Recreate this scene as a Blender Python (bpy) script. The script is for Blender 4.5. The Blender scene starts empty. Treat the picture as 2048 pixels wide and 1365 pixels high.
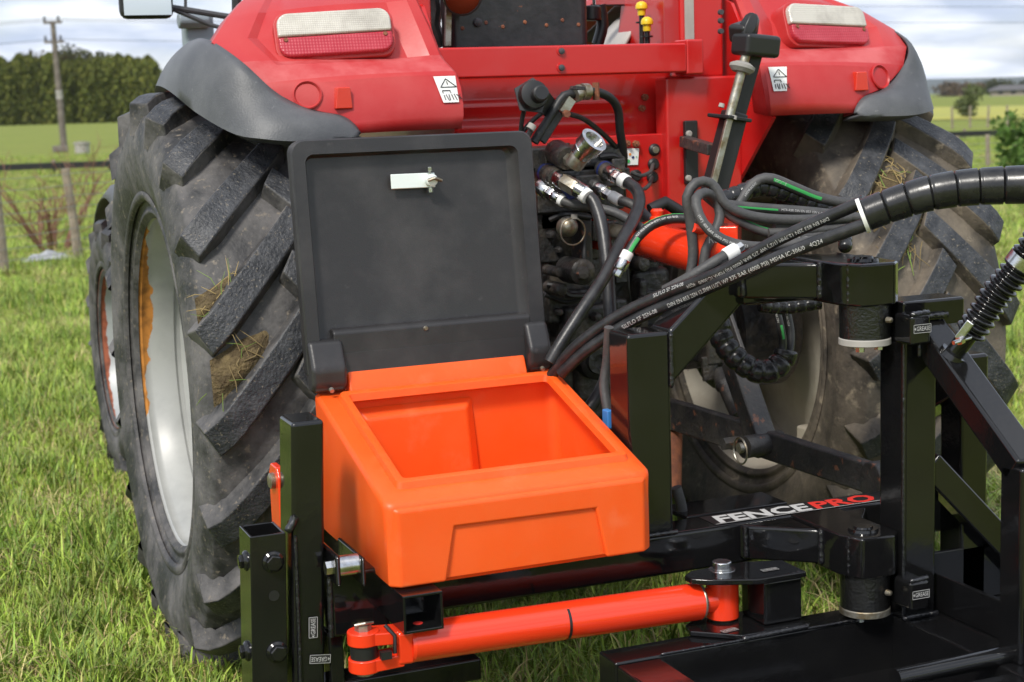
import bpy, bmesh, math, random
import numpy as np
from mathutils import Vector, Matrix, noise as mnoise
random.seed(7); rng = np.random.default_rng(7)
S = bpy.context.scene
COL = S.collection
R = math.radians

# ------------------------------------------------------------------ camera
F_PX, YAW, PITCH, ROLL = 3214.0, R(21.835), R(8.629), R(1.921)
CAM = np.array([-1.847, -4.39, 1.481])
def _axes():
    f = np.array([math.sin(YAW)*math.cos(PITCH), math.cos(YAW)*math.cos(PITCH), -math.sin(PITCH)])
    r = np.array([math.cos(YAW), -math.sin(YAW), 0.0]); d = np.cross(f, r)
    c, s = math.cos(ROLL), math.sin(ROLL)
    return c*r+s*d, -s*r+c*d, f
AX_R, AX_D, AX_F = _axes()
cd = bpy.data.cameras.new('camera'); cam = bpy.data.objects.new('camera', cd); COL.objects.link(cam)
cd.sensor_width = 36; cd.lens = F_PX/2048*36; cd.clip_end = 20000; cd.clip_start = 0.05
M = Matrix((tuple(AX_R), tuple(-AX_D), tuple(-AX_F))).transposed().to_4x4()
M.translation = Vector(CAM); cam.matrix_world = M
cd.dof.use_dof = True; cd.dof.focus_distance = 3.5; cd.dof.aperture_fstop = 6.3
S.camera = cam
S.render.resolution_x = 1024; S.render.resolution_y = 682

# ------------------------------------------------------------------ world, sun, exposure
SUN_EL, SUN_AZ = R(48), R(226)      # azimuth clockwise from +Y (tractor forward)
W = bpy.data.worlds.new('World'); S.world = W; W.use_nodes = True
nt = W.node_tree; nt.nodes.clear()
def N(t, **kw):
    n = nt.nodes.new(t)
    for k, v in kw.items(): setattr(n, k, v)
    return n
sky = N('ShaderNodeTexSky', sky_type='NISHITA', sun_disc=False, sun_elevation=SUN_EL, sun_rotation=SUN_AZ)
sky.air_density = 1.0; sky.dust_density = 1.5
bg1 = N('ShaderNodeBackground'); bg1.inputs[1].default_value = 0.11
bg2 = N('ShaderNodeBackground'); bg2.inputs[1].default_value = 0.98
tc = N('ShaderNodeTexCoord'); sep = N('ShaderNodeSeparateXYZ'); nt.links.new(tc.outputs['Generated'], sep.inputs[0])
zc = N('ShaderNodeMath', operation='MAXIMUM'); zc.inputs[1].default_value = 0.0; nt.links.new(sep.outputs[2], zc.inputs[0])
za = N('ShaderNodeMath', operation='ADD'); za.inputs[1].default_value = 0.16; nt.links.new(zc.outputs[0], za.inputs[0])
dx = N('ShaderNodeMath', operation='DIVIDE'); dy = N('ShaderNodeMath', operation='DIVIDE')
nt.links.new(sep.outputs[0], dx.inputs[0]); nt.links.new(za.outputs[0], dx.inputs[1])
nt.links.new(sep.outputs[1], dy.inputs[0]); nt.links.new(za.outputs[0], dy.inputs[1])
cmb = N('ShaderNodeCombineXYZ'); nt.links.new(dx.outputs[0], cmb.inputs[0]); nt.links.new(dy.outputs[0], cmb.inputs[1])
nz = N('ShaderNodeTexNoise'); nz.inputs['Scale'].default_value = 1.15; nz.inputs['Detail'].default_value = 7; nz.inputs['Roughness'].default_value = 0.55
nt.links.new(cmb.outputs[0], nz.inputs['Vector'])
cov = N('ShaderNodeMapRange'); cov.inputs['From Min'].default_value = 0.36; cov.inputs['From Max'].default_value = 0.58
cov.inputs['To Min'].default_value = 0.35; cov.inputs['To Max'].default_value = 1.0
nt.links.new(nz.outputs[0], cov.inputs['Value'])
nz2 = N('ShaderNodeTexNoise'); nz2.inputs['Scale'].default_value = 2.1; nz2.inputs['Detail'].default_value = 6
mp = N('ShaderNodeMapping'); mp.inputs['Location'].default_value = (3.1, 1.7, 0.4); nt.links.new(cmb.outputs[0], mp.inputs[0]); nt.links.new(mp.outputs[0], nz2.inputs['Vector'])
cr = N('ShaderNodeValToRGB'); cr.color_ramp.elements[0].position = 0.36; cr.color_ramp.elements[0].color = (0.40, 0.46, 0.58, 1)
cr.color_ramp.elements[1].position = 0.68; cr.color_ramp.elements[1].color = (0.92, 0.93, 0.96, 1)
nt.links.new(nz2.outputs[0], cr.inputs[0]); nt.links.new(cr.outputs[0], bg2.inputs[0])
mix = N('ShaderNodeMixShader'); nt.links.new(cov.outputs[0], mix.inputs[0])
nt.links.new(sky.outputs[0], bg1.inputs[0]); nt.links.new(bg1.outputs[0], mix.inputs[1]); nt.links.new(bg2.outputs[0], mix.inputs[2])
out = N('ShaderNodeOutputWorld'); nt.links.new(mix.outputs[0], out.inputs[0])
sl = bpy.data.lights.new('sun', 'SUN'); sl.energy = 2.2; sl.angle = R(11); sl.color = (1, 0.95, 0.87)
so = bpy.data.objects.new('sun', sl); COL.objects.link(so)
sd = Vector((math.sin(SUN_AZ)*math.cos(SUN_EL), math.cos(SUN_AZ)*math.cos(SUN_EL), math.sin(SUN_EL)))
so.rotation_euler = sd.to_track_quat('Z', 'Y').to_euler()
S.view_settings.view_transform = 'Standard'; S.view_settings.look = 'None'
S.view_settings.exposure = 0.68; S.view_settings.gamma = 1.0
S.render.engine = 'CYCLES'

# ------------------------------------------------------------------ pixel helpers (a pixel gives a direction; the plane gives the distance)
def _ray(x, y): return AX_F + (x-1024)/F_PX*AX_R + (y-682.5)/F_PX*AX_D
def _on(x, y, ax, v):
    D = _ray(x, y); t = (v-CAM[ax])/D[ax]; p = CAM+t*D
    return Vector(p)
def py_(x, y, Y): return _on(x, y, 1, Y)
def px_(x, y, X): return _on(x, y, 0, X)
def pz_(x, y, Z): return _on(x, y, 2, Z)
def slope(sb): return 0.0010+0.0055*min(1.0, max(0.0, (sb+.3)/.6))      # the paddock is level at left and falls away gently at right
def gz(d, sb): return -slope(sb)*max(0.0, d-8.0)
def sbear(x, y):
    """sine of the bearing from the camera axis"""
    h = math.hypot(x, y) or 1.0; return (x*math.cos(YAW)-y*math.sin(YAW))/h
def gpt(x, y):
    """ground point under a pixel"""
    D = _ray(x, y); hn = math.hypot(D[0], D[1]); t = -CAM[2]/D[2] if D[2] < 0 else 1e9; sl_ = slope(sbear(D[0], D[1]))
    if t*hn > 8.0: t = -(CAM[2]-8*sl_)/(D[2]+sl_*hn)
    return Vector(CAM+t*D)

# ------------------------------------------------------------------ materials
MATS = {}
def mat(name, col, rough=0.5, metal=0.0, col2=None, nscale=8.0, nlo=0.4, nhi=0.65, bump=0.0, bscale=60.0, coat=0.0, spec=0.5,
        col3=None, n3scale=25.0, n3lo=0.58, n3hi=0.66, rough2=None, attr=None, trans=0.0, rand=0.0, detail=6):
    m = bpy.data.materials.new(name); m.use_nodes = True; MATS[name] = m
    t = m.node_tree; b = t.nodes['Principled BSDF']
    def n(ty): return t.nodes.new(ty)
    b.inputs['Roughness'].default_value = rough; b.inputs['Metallic'].default_value = metal
    b.inputs['Coat Weight'].default_value = coat; b.inputs['Coat Roughness'].default_value = 0.04
    b.inputs['Specular IOR Level'].default_value = spec; b.inputs['Transmission Weight'].default_value = trans
    g = n('ShaderNodeNewGeometry'); cur = None
    rgb = n('ShaderNodeRGB'); rgb.outputs[0].default_value = (*col, 1); cur = rgb.outputs[0]
    if attr:
        a = n('ShaderNodeAttribute'); a.attribute_name = attr; cur = a.outputs['Color']
    def layer(cur, c2, sc, lo, hi, seed):
        nz = n('ShaderNodeTexNoise'); nz.inputs['Scale'].default_value = sc; nz.inputs['Detail'].default_value = detail; nz.inputs['Roughness'].default_value = 0.62
        mp = n('ShaderNodeMapping'); mp.inputs['Location'].default_value = (seed*3.1, seed*1.7, seed*2.3)
        t.links.new(g.outputs['Position'], mp.inputs[0]); t.links.new(mp.outputs[0], nz.inputs['Vector'])
        mr = n('ShaderNodeMapRange'); mr.inputs['From Min'].default_value = lo; mr.inputs['From Max'].default_value = hi
        t.links.new(nz.outputs[0], mr.inputs['Value'])
        mx = n('ShaderNodeMix'); mx.data_type = 'RGBA'
        t.links.new(mr.outputs[0], mx.inputs[0]); t.links.new(cur, mx.inputs[6]); mx.inputs[7].default_value = (*c2, 1)
        return mx.outputs[2], mr.outputs[0]
    if col2:
        cur, f2 = layer(cur, col2, nscale, nlo, nhi, 1)
        if rough2 is not None:
            mr = n('ShaderNodeMapRange'); mr.inputs['To Min'].default_value = rough; mr.inputs['To Max'].default_value = rough2
            t.links.new(f2, mr.inputs['Value']); t.links.new(mr.outputs[0], b.inputs['Roughness'])
    if col3: cur, _ = layer(cur, col3, n3scale, n3lo, n3hi, 2)
    if rand:
        oi = n('ShaderNodeObjectInfo'); hs = n('ShaderNodeHueSaturation')
        mr = n('ShaderNodeMapRange'); mr.inputs['To Min'].default_value = 1-rand; mr.inputs['To Max'].default_value = 1+rand
        t.links.new(oi.outputs['Random'], mr.inputs['Value']); t.links.new(mr.outputs[0], hs.inputs['Value']); t.links.new(cur, hs.inputs['Color']); cur = hs.outputs[0]
    t.links.new(cur, b.inputs['Base Color'])
    if bump:
        nz = n('ShaderNodeTexNoise'); nz.inputs['Scale'].default_value = bscale; nz.inputs['Detail'].default_value = 4
        t.links.new(g.outputs['Position'], nz.inputs['Vector'])
        bp = n('ShaderNodeBump'); bp.inputs['Strength'].default_value = bump; bp.inputs['Distance'].default_value = 0.01
        t.links.new(nz.outputs[0], bp.inputs['Height']); t.links.new(bp.outputs[0], b.inputs['Normal'])
    return m
mat('black_paint', (0.006, 0.006, 0.0065), 0.08, 0, col2=(0.010, 0.010, 0.010), nscale=5, nlo=0.45, nhi=0.8, rough2=0.17, bump=0.03, bscale=55, coat=0.1, col3=(0.03, 0.03, 0.03), n3scale=160, n3lo=0.70, n3hi=0.76)
mat('weld', (0.010, 0.010, 0.012), 0.18, 0, bump=0.5, bscale=130, coat=0.5)
mat('cast_black', (0.008, 0.008, 0.008), 0.2, 0, bump=0.35, bscale=170, coat=0.4)
mat('orange_plastic', (0.85, 0.100, 0.009), 0.42, 0, col2=(0.86, 0.115, 0.018), nscale=5, bump=0.05, bscale=300, col3=(0.84, 0.20, 0.08), n3scale=9, n3lo=0.56, n3hi=1.0, spec=0.4)
b_ = MATS['orange_plastic'].node_tree.nodes['Principled BSDF']; b_.inputs['Subsurface Weight'].default_value = 0.25; b_.inputs['Subsurface Radius'].default_value = (1.0, 0.18, 0.03); b_.inputs['Subsurface Scale'].default_value = 0.02
mat('orange_paint', (0.80, 0.042, 0.010), 0.22, 0, coat=0.4, bump=0.02, bscale=40, col3=(0.25, 0.02, 0.008), n3scale=55, n3lo=0.72, n3hi=0.76)
mat('red_plastic', (0.43, 0.015, 0.016), 0.4, 0, col2=(0.47, 0.055, 0.052), nscale=4.5, nlo=0.36, nhi=0.78, bump=0.03, bscale=120, rough2=0.6)
mat('red_ledge_lit', (0.42, 0.018, 0.020), 0.42, 0, col2=(0.52, 0.10, 0.10), nscale=9, nlo=0.3, nhi=0.62, bump=0.03, bscale=120, rough2=0.62)  # paler copy of red_plastic: light on the up-facing fender ledge, painted into the colour
mat('red_paint', (0.50, 0.009, 0.008), 0.28, 0, coat=0.3, col2=(0.50, 0.03, 0.028), nscale=4, nlo=0.48, nhi=0.75, rough2=0.4, bump=0.015, bscale=20)
mat('grey_rubber', (0.066, 0.069, 0.075), 0.5, 0, col2=(0.105, 0.108, 0.114), nscale=6, bump=0.12, bscale=220, col3=(0.26, 0.26, 0.26), n3scale=60, n3lo=0.66, n3hi=0.8)
mat('tyre', (0.022, 0.022, 0.023), 0.55, 0, col2=(0.135, 0.127, 0.124), nscale=7, nlo=0.40, nhi=0.66, bump=0.25, bscale=70, col3=(0.24, 0.20, 0.15), n3scale=60, n3lo=0.58, n3hi=0.76, rough2=0.8)
mat('lug_top', (0.017, 0.019, 0.023), 0.5, 0, col2=(0.060, 0.062, 0.068), nscale=26, nlo=0.4, nhi=0.7, bump=0.35, bscale=140, col3=(0.17, 0.145, 0.11), n3scale=130, n3lo=0.60, n3hi=0.68)
mat('mud', (0.075, 0.052, 0.024), 0.95, 0, col2=(0.15, 0.11, 0.05), nscale=40, bump=1.0, bscale=120)
mat('straw', (0.30, 0.22, 0.09), 0.7, 0, rand=0.3)
mat('cutgrass', (0.16, 0.24, 0.045), 0.6, 0, rand=0.3)
mat('rim_dusty', (0.60, 0.56, 0.47), 0.6, 0.0, col2=(0.42, 0.36, 0.28), nscale=5, nlo=0.4, nhi=0.7, col3=(0.16, 0.07, 0.03), n3scale=16, n3lo=0.70, n3hi=0.74)
mat('black_plastic', (0.022, 0.021, 0.022), 0.40, 0, col2=(0.048, 0.045, 0.045), nscale=6, nlo=0.45, nhi=0.75, bump=0.06, bscale=300, col3=(0.08, 0.075, 0.075), n3scale=28, n3lo=0.66, n3hi=0.85)
mat('hose', (0.013, 0.013, 0.014), 0.38, 0, col2=(0.030, 0.030, 0.031), nscale=30, bump=0.06, bscale=200)
mat('hose_grey', (0.045, 0.045, 0.046), 0.55, 0, col2=(0.07, 0.068, 0.066), nscale=20, bump=0.15, bscale=150)
mat('wrap_plastic', (0.010, 0.010, 0.011), 0.27, 0, bump=0.05, bscale=60, col2=(0.025, 0.025, 0.025), nscale=20)
mat('zinc', (0.62, 0.63, 0.64), 0.24, 1.0, col2=(0.36, 0.34, 0.30), nscale=30, nlo=0.45, nhi=0.75, bump=0.05, bscale=120)
mat('zinc_dull', (0.42, 0.41, 0.36), 0.42, 0.85, col2=(0.22, 0.17, 0.10), nscale=30, bump=0.1, bscale=120)
mat('steel_worn', (0.030, 0.029, 0.030), 0.5, 0.0, col2=(0.055, 0.05, 0.045), nscale=18, col3=(0.20, 0.085, 0.05), n3scale=30, n3lo=0.60, n3hi=0.66, bump=0.3, bscale=90)
mat('cast_dark', (0.022, 0.022, 0.022), 0.42, 0, col2=(0.10, 0.082, 0.062), nscale=14, nlo=0.46, nhi=0.75, bump=0.5, bscale=60)
mat('rust', (0.26, 0.09, 0.04), 0.8, 0, col2=(0.14, 0.05, 0.03), nscale=30, bump=0.3, bscale=120)
mat('white_vinyl', (0.78, 0.78, 0.76), 0.4); mat('print_black', (0.012, 0.012, 0.012), 0.4); mat('print_red', (0.72, 0.04, 0.03), 0.35)
mat('print_white', (0.50, 0.50, 0.49), 0.55); mat('print_green', (0.05, 0.38, 0.10), 0.45)
mat('latch_white', (0.74, 0.80, 0.77), 0.32, 0.1)
mat('lens_clear', (0.56, 0.53, 0.47), 0.2, 0, col2=(0.34, 0.31, 0.27), nscale=11, nlo=0.42, nhi=0.7, coat=0.4)
mat('lens_red', (0.40, 0.018, 0.035), 0.3, 0, col2=(0.46, 0.04, 0.06), nscale=12, coat=0.15)
mat('reflector_red', (0.62, 0.030, 0.008), 0.22, 0, coat=0.5)
mat('lamp_amber', (0.16, 0.03, 0.012), 0.2, 0, coat=0.6)
mat('yellow', (0.80, 0.55, 0.02), 0.35); mat('blue', (0.05, 0.22, 0.55), 0.4); mat('navy', (0.010, 0.022, 0.12), 0.4); mat('orange_tag', (0.75, 0.25, 0.03), 0.4)
mat('beige', (0.46, 0.43, 0.40), 0.55, 0, col2=(0.38, 0.36, 0.33), nscale=6)
mat('seat_black', (0.012, 0.012, 0.014), 0.35, 0, col2=(0.03, 0.028, 0.03), nscale=12, col3=(0.22, 0.08, 0.035), n3scale=16, n3lo=0.66, n3hi=0.69, bump=0.1, bscale=60)
mat('grey_paint', (0.22, 0.26, 0.29), 0.45, 0, col2=(0.16, 0.18, 0.2), nscale=8)
mat('mirror', (0.8, 0.82, 0.84), 0.03, 1.0)
mat('wood_pole', (0.12, 0.10, 0.085), 0.9, 0, col2=(0.2, 0.175, 0.15), nscale=4, bump=0.5, bscale=20)
mat('wood_post', (0.30, 0.25, 0.19), 0.9, 0, col2=(0.2, 0.165, 0.12), nscale=9, bump=0.4, bscale=40)
mat('wire', (0.30, 0.30, 0.30), 0.5, 0.6); mat('cable', (0.05, 0.05, 0.055), 0.6)
mat('rail_black', (0.012, 0.012, 0.013), 0.5); mat('concrete', (0.38, 0.36, 0.33), 0.9, col2=(0.26, 0.25, 0.23), nscale=4)
mat('bark', (0.10, 0.075, 0.055), 0.9, col2=(0.16, 0.12, 0.09), nscale=3, bump=0.5, bscale=12)
mat('twig', (0.17, 0.075, 0.05), 0.8, col2=(0.26, 0.14, 0.09), nscale=14)
mat('leaf_hedge', (0.06, 0.09, 0.02), 0.75, attr='Col', rand=0.18, spec=0.2)
mat('sheeting', (0.32, 0.33, 0.35), 0.4); mat('roof_dark', (0.09, 0.085, 0.085), 0.7); mat('house_wall', (0.28, 0.24, 0.2), 0.8); mat('window_dark', (0.03, 0.035, 0.04), 0.1)
mat('hill', (0.035, 0.05, 0.04), 0.95, col2=(0.055, 0.065, 0.05), nscale=0.004)
mat('tyre_dusty', (0.030, 0.027, 0.024), 0.6, 0, col2=(0.17, 0.14, 0.105), nscale=6, nlo=0.36, nhi=0.66, bump=0.25, bscale=70, col3=(0.30, 0.25, 0.18), n3scale=24, n3lo=0.58, n3hi=0.74, rough2=0.85)
mat('crop', (0.36, 0.33, 0.045), 0.9, col2=(0.27, 0.29, 0.05), nscale=0.12)
mat('grass_blade', (0.14, 0.2, 0.03), 0.5, attr='Col', rand=0.30, spec=0.35, col2=(0.36, 0.40, 0.09), nscale=1.7, nlo=0.50, nhi=1.2, col3=(0.13, 0.20, 0.03), n3scale=2.6, n3lo=0.5, n3hi=1.0)
mat('soil_grass', (0.165, 0.215, 0.036), 0.95, col2=(0.215, 0.245, 0.05), nscale=0.35, nlo=0.35, nhi=0.7, col3=(0.15, 0.13, 0.06), n3scale=5, n3lo=0.45, n3hi=0.75, bump=0.6, bscale=30, spec=0.1)
def glassy_ridged(name, scale):
    m = MATS[name]; t = m.node_tree; b = t.nodes['Principled BSDF']
    g = t.nodes.new('ShaderNodeTexCoord'); w = t.nodes.new('ShaderNodeTexWave'); w.inputs['Scale'].default_value = scale; w.bands_direction = 'X'
    w2 = t.nodes.new('ShaderNodeTexWave'); w2.inputs['Scale'].default_value = scale; w2.bands_direction = 'Z'
    ad = t.nodes.new('ShaderNodeMath'); ad.operation = 'ADD'
    t.links.new(g.outputs['Object'], w.inputs['Vector']); t.links.new(g.outputs['Object'], w2.inputs['Vector'])
    t.links.new(w.outputs['Fac'], ad.inputs[0]); t.links.new(w2.outputs['Fac'], ad.inputs[1])
    bp = t.nodes.new('ShaderNodeBump'); bp.inputs['Strength'].default_value = 0.22; bp.inputs['Distance'].default_value = 0.002
    t.links.new(ad.outputs[0], bp.inputs['Height']); t.links.new(bp.outputs[0], b.inputs['Normal'])
glassy_ridged('lens_clear', 60); glassy_ridged('lens_red', 42)
# rim paint with flaked rust just inside the outer lip
def rim_material(name, base, rustc, centre, r0, zone, ang):
    m = mat(name, base, 0.38, 0.0, col2=(0.24, 0.245, 0.24), nscale=5, nlo=0.4, nhi=0.8)
    t = m.node_tree; b = t.nodes['Principled BSDF']; old = b.inputs['Base Color'].links[0].from_socket
    g = t.nodes.new('ShaderNodeNewGeometry'); sp = t.nodes.new('ShaderNodeSeparateXYZ'); t.links.new(g.outputs['Position'], sp.inputs[0])
    nz = t.nodes.new('ShaderNodeTexNoise'); nz.inputs['Scale'].default_value = 11; nz.inputs['Detail'].default_value = 5; t.links.new(g.outputs['Position'], nz.inputs['Vector'])
    def mth(op, a, bb):
        k = t.nodes.new('ShaderNodeMath'); k.operation = op
        for i, v in enumerate((a, bb)):
            if isinstance(v, (int, float)): k.inputs[i].default_value = v
            else: t.links.new(v, k.inputs[i])
        return k.outputs[0]
    dxo = mth('MULTIPLY', mth('SUBTRACT', sp.outputs[0], centre[0]), 1/zone)       # depth in from the lip
    dz = mth('MULTIPLY', mth('ABSOLUTE', mth('SUBTRACT', sp.outputs[2], centre[2]), 0), 1/ang)
    fw = mth('MULTIPLY', mth('MAXIMUM', mth('SUBTRACT', centre[1], sp.outputs[1]), 0.0), 9.0)
    v = mth('SUBTRACT', mth('SUBTRACT', mth('SUBTRACT', mth('MULTIPLY', nz.outputs[0], 2.6), dxo), mth('MULTIPLY', dz, dz)), fw)
    mr = t.nodes.new('ShaderNodeMapRange'); mr.inputs['From Min'].default_value = 0.02; mr.inputs['From Max'].default_value = 0.10; t.links.new(v, mr.inputs['Value'])
    mx = t.nodes.new('ShaderNodeMix'); mx.data_type = 'RGBA'; t.links.new(mr.outputs[0], mx.inputs[0]); t.links.new(old, mx.inputs[6])
    nz3 = t.nodes.new('ShaderNodeTexNoise'); nz3.inputs['Scale'].default_value = 30; t.links.new(g.outputs['Position'], nz3.inputs['Vector'])
    cr3 = t.nodes.new('ShaderNodeValToRGB'); cr3.color_ramp.elements[0].color = (*[c*0.55 for c in rustc], 1); cr3.color_ramp.elements[1].color = (*rustc, 1)
    cr3.color_ramp.elements[0].position = 0.35; cr3.color_ramp.elements[1].position = 0.55
    t.links.new(nz3.outputs[0], cr3.inputs[0]); t.links.new(cr3.outputs[0], mx.inputs[7]); t.links.new(mx.outputs[2], b.inputs['Base Color'])
    rr = t.nodes.new('ShaderNodeMapRange'); rr.inputs['To Min'].default_value = 0.38; rr.inputs['To Max'].default_value = 0.85; t.links.new(mr.outputs[0], rr.inputs['Value']); t.links.new(rr.outputs[0], b.inputs['Roughness'])
rim_material('rim_rear', (0.38, 0.385, 0.37), (0.50, 0.20, 0.035), (-1.115, 0.02, 0.88), 0.46, 0.030, 0.28)
rim_material('rim_front', (0.38, 0.40, 0.40), (0.30, 0.085, 0.04), (-0.955, 2.2, 0.56), 0.31, 0.020, 0.34)

# ------------------------------------------------------------------ mesh builder
class MB:
    def __init__(s): s.v = []; s.f = []; s.mi = []
    def add(s, vs, fs, mi=0):
        o = len(s.v); s.v += [tuple(v) for v in vs]; s.f += [tuple(i+o for i in f) for f in fs]; s.mi += [mi]*len(fs); return s
    def box(s, c, d, rot=None, mi=0):
        c = Vector(c); h = Vector(d)/2; vs = []
        for sx in (-1, 1):
            for sy in (-1, 1):
                for sz in (-1, 1):
                    p = Vector((sx*h.x, sy*h.y, sz*h.z)); vs.append(c+(rot @ p if rot else p))
        return s.add(vs, [(0,1,3,2),(4,6,7,5),(0,4,5,1),(2,3,7,6),(0,2,6,4),(1,5,7,3)], mi)
    def span(s, a, b, mi=0):
        a, b = Vector(a), Vector(b); return s.box((a+b)/2, [abs(x) for x in (b-a)], None, mi)
    def bar(s, p0, p1, w, h, up=(0, 0, 1), mi=0):
        p0, p1 = Vector(p0), Vector(p1); z = (p1-p0); L = z.length; z.normalize(); u = Vector(up); x = z.cross(u)
        if x.length < 1e-4: x = z.cross(Vector((0, 1, 0)))
        x.normalize()
        rot = Matrix((x, z, x.cross(z))).transposed()
        return s.box((p0+p1)/2, (w, L, h), rot, mi)
    def cyl(s, p0, p1, r0, r1=None, n=20, caps=True, mi=0):
        return s.loft([(p0, r0), (p1, r1 if r1 is not None else r0)], n, caps, mi)
    def loft(s, st, n=20, caps=True, mi=0):
        """circular rings along a straight axis"""
        p0, p1 = Vector(st[0][0]), Vector(st[-1][0]); z = (p1-p0).normalized()
        a = z.orthogonal().normalized(); b = z.cross(a); vs = []; fs = []
        for p, r in st:
            p = Vector(p)
            for k in range(n):
                t = 2*math.pi*k/n; vs.append(p+a*(r*math.cos(t))+b*(r*math.sin(t)))
        for i in range(len(st)-1):
            for k in range(n):
                k2 = (k+1) % n; fs.append((i*n+k, i*n+k2, (i+1)*n+k2, (i+1)*n+k))
        if caps: fs.append(tuple(range(n))[::-1]); fs.append(tuple((len(st)-1)*n+k for k in range(n)))
        return s.add(vs, fs, mi)
    def hexp(s, p0, p1, r, mi=0): return s.loft([(p0, r), (p1, r)], 6, True, mi)
    def tube(s, pts, rad, n=12, caps=True, mi=0):
        pts = [Vector(p) for p in pts]; m = len(pts); T = []
        for i in range(m): T.append((pts[min(i+1, m-1)]-pts[max(i-1, 0)]).normalized())
        a = T[0].orthogonal().normalized(); vs = []; fs = []
        for i in range(m):
            a = (a-T[i]*a.dot(T[i])).normalized(); b = T[i].cross(a); r = rad[i] if hasattr(rad, '__len__') else rad
            for k in range(n):
                t = 2*math.pi*k/n; vs.append(pts[i]+a*(r*math.cos(t))+b*(r*math.sin(t)))
        for i in range(m-1):
            for k in range(n):
                k2 = (k+1) % n; fs.append((i*n+k, i*n+k2, (i+1)*n+k2, (i+1)*n+k))
        if caps: fs.append(tuple(range(n))[::-1]); fs.append(tuple((m-1)*n+k for k in range(n)))
        return s.add(vs, fs, mi)
    def prism(s, poly, axis, a, b, mi=0):
        """polygon in the two other axes, extruded along axis from a to b"""
        n = len(poly); vs = []
        for t in (a, b):
            for p in poly:
                q = list(p); q.insert(axis, t); vs.append(q)
        fs = [tuple(range(n))[::-1], tuple(range(n, 2*n))]+[(i, (i+1) % n, n+(i+1) % n, n+i) for i in range(n)]
        return s.add(vs, fs, mi)
    def grid(s, rows, mi=0, closed=False):
        n = len(rows[0]); vs = [p for r in rows for p in r]; fs = []
        for i in range(len(rows)-1):
            for k in range(n-1 if not closed else n):
                k2 = (k+1) % n; fs.append((i*n+k, i*n+k2, (i+1)*n+k2, (i+1)*n+k))
        return s.add(vs, fs, mi)
    def build(s, name, mats, parent=None, bevel=0.0, seg=2, smooth=35, sub=0, solid=0.0, fix=True):
        me = bpy.data.meshes.new(name); me.from_pydata(s.v, [], s.f)
        mats = mats if isinstance(mats, (list, tuple)) else [mats]
        for m in mats: me.materials.append(MATS[m])
        me.polygons.foreach_set('material_index', s.mi)
        if fix:
            bm = bmesh.new(); bm.from_mesh(me); bmesh.ops.recalc_face_normals(bm, faces=bm.faces); bm.to_mesh(me); bm.free()
        me.polygons.foreach_set('use_smooth', [True]*len(me.polygons))
        if not (bevel or sub): me.set_sharp_from_angle(angle=R(smooth))
        o = bpy.data.objects.new(name, me); COL.objects.link(o)
        if parent: o.parent = parent
        if solid:
            md = o.modifiers.new('thickness', 'SOLIDIFY'); md.thickness = solid; md.offset = 0
        if bevel:
            md = o.modifiers.new('bevel', 'BEVEL'); md.width = bevel; md.segments = seg; md.limit_method = 'ANGLE'; md.angle_limit = R(28); md.harden_normals = True
        if sub:
            md = o.modifiers.new('sub', 'SUBSURF'); md.levels = sub; md.render_levels = sub
        return o
def tag(o, label, cat, group=None):
    o['label'] = label; o['category'] = cat
    if group: o['group'] = group
    return o
def struct(o): o['kind'] = 'structure'; return o
def empty(name, loc=(0, 0, 0), parent=None):
    o = bpy.data.objects.new(name, None); COL.objects.link(o); o.location = loc; o.empty_display_size = 0.1
    if parent: o.parent = parent
    return o
def settle(root, loc):
    """give a thing whose parts were built in world space an origin at its base"""
    loc = Vector(loc); root.location = loc
    for c in root.children: c.location = c.location-loc
def spline(pts, step=0.02):
    P = [Vector(p) for p in pts]; P = [P[0]*2-P[1]]+P+[P[-1]*2-P[-2]]; o = []
    for i in range(1, len(P)-2):
        n = max(2, int((P[i+1]-P[i]).length/step))
        for k in range(n):
            t = k/n; a, b, c, d = P[i-1:i+3]
            o.append(0.5*((2*b)+(c-a)*t+(2*a-5*b+4*c-d)*t*t+(3*b-a-3*c+d)*t**3))
    o.append(P[-2]); return o
def ppath(pts, step=0.02): return spline([py_(x, y, Y) for x, y, Y in pts], step)
_tcache = {}
def text_geo(txt, bold=False):
    k = (txt, bold)
    if k in _tcache: return _tcache[k]
    c = bpy.data.curves.new('t', 'FONT'); c.body = txt; c.size = 1.0; c.resolution_u = 2
    if bold: c.offset = 0.035
    o = bpy.data.objects.new('t', c); COL.objects.link(o)
    dg = bpy.context.evaluated_depsgraph_get(); me = o.evaluated_get(dg).to_mesh()
    v = [tuple(x.co) for x in me.vertices]; f = [tuple(p.vertices) for p in me.polygons]
    o.evaluated_get(dg).to_mesh_clear(); bpy.data.objects.remove(o); bpy.data.curves.remove(c)
    _tcache[k] = (v, f); return v, f
def text_flat(mb, txt, org, xd, yd, h, width=None, bold=False, mi=0, shear=0.0):
    v, f = text_geo(txt, bold); xs = [a[0] for a in v]; x0, x1 = min(xs), max(xs)
    ys = [a[1] for a in v]; H = max(ys); sy = h/H; sx = (width/(x1-x0)) if width else sy
    org, xd, yd = Vector(org), Vector(xd).normalized(), Vector(yd).normalized()
    mb.add([org+xd*((a[0]-x0)*sx+shear*a[1]*sy)+yd*(a[1]*sy) for a in v], f, mi)
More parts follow.
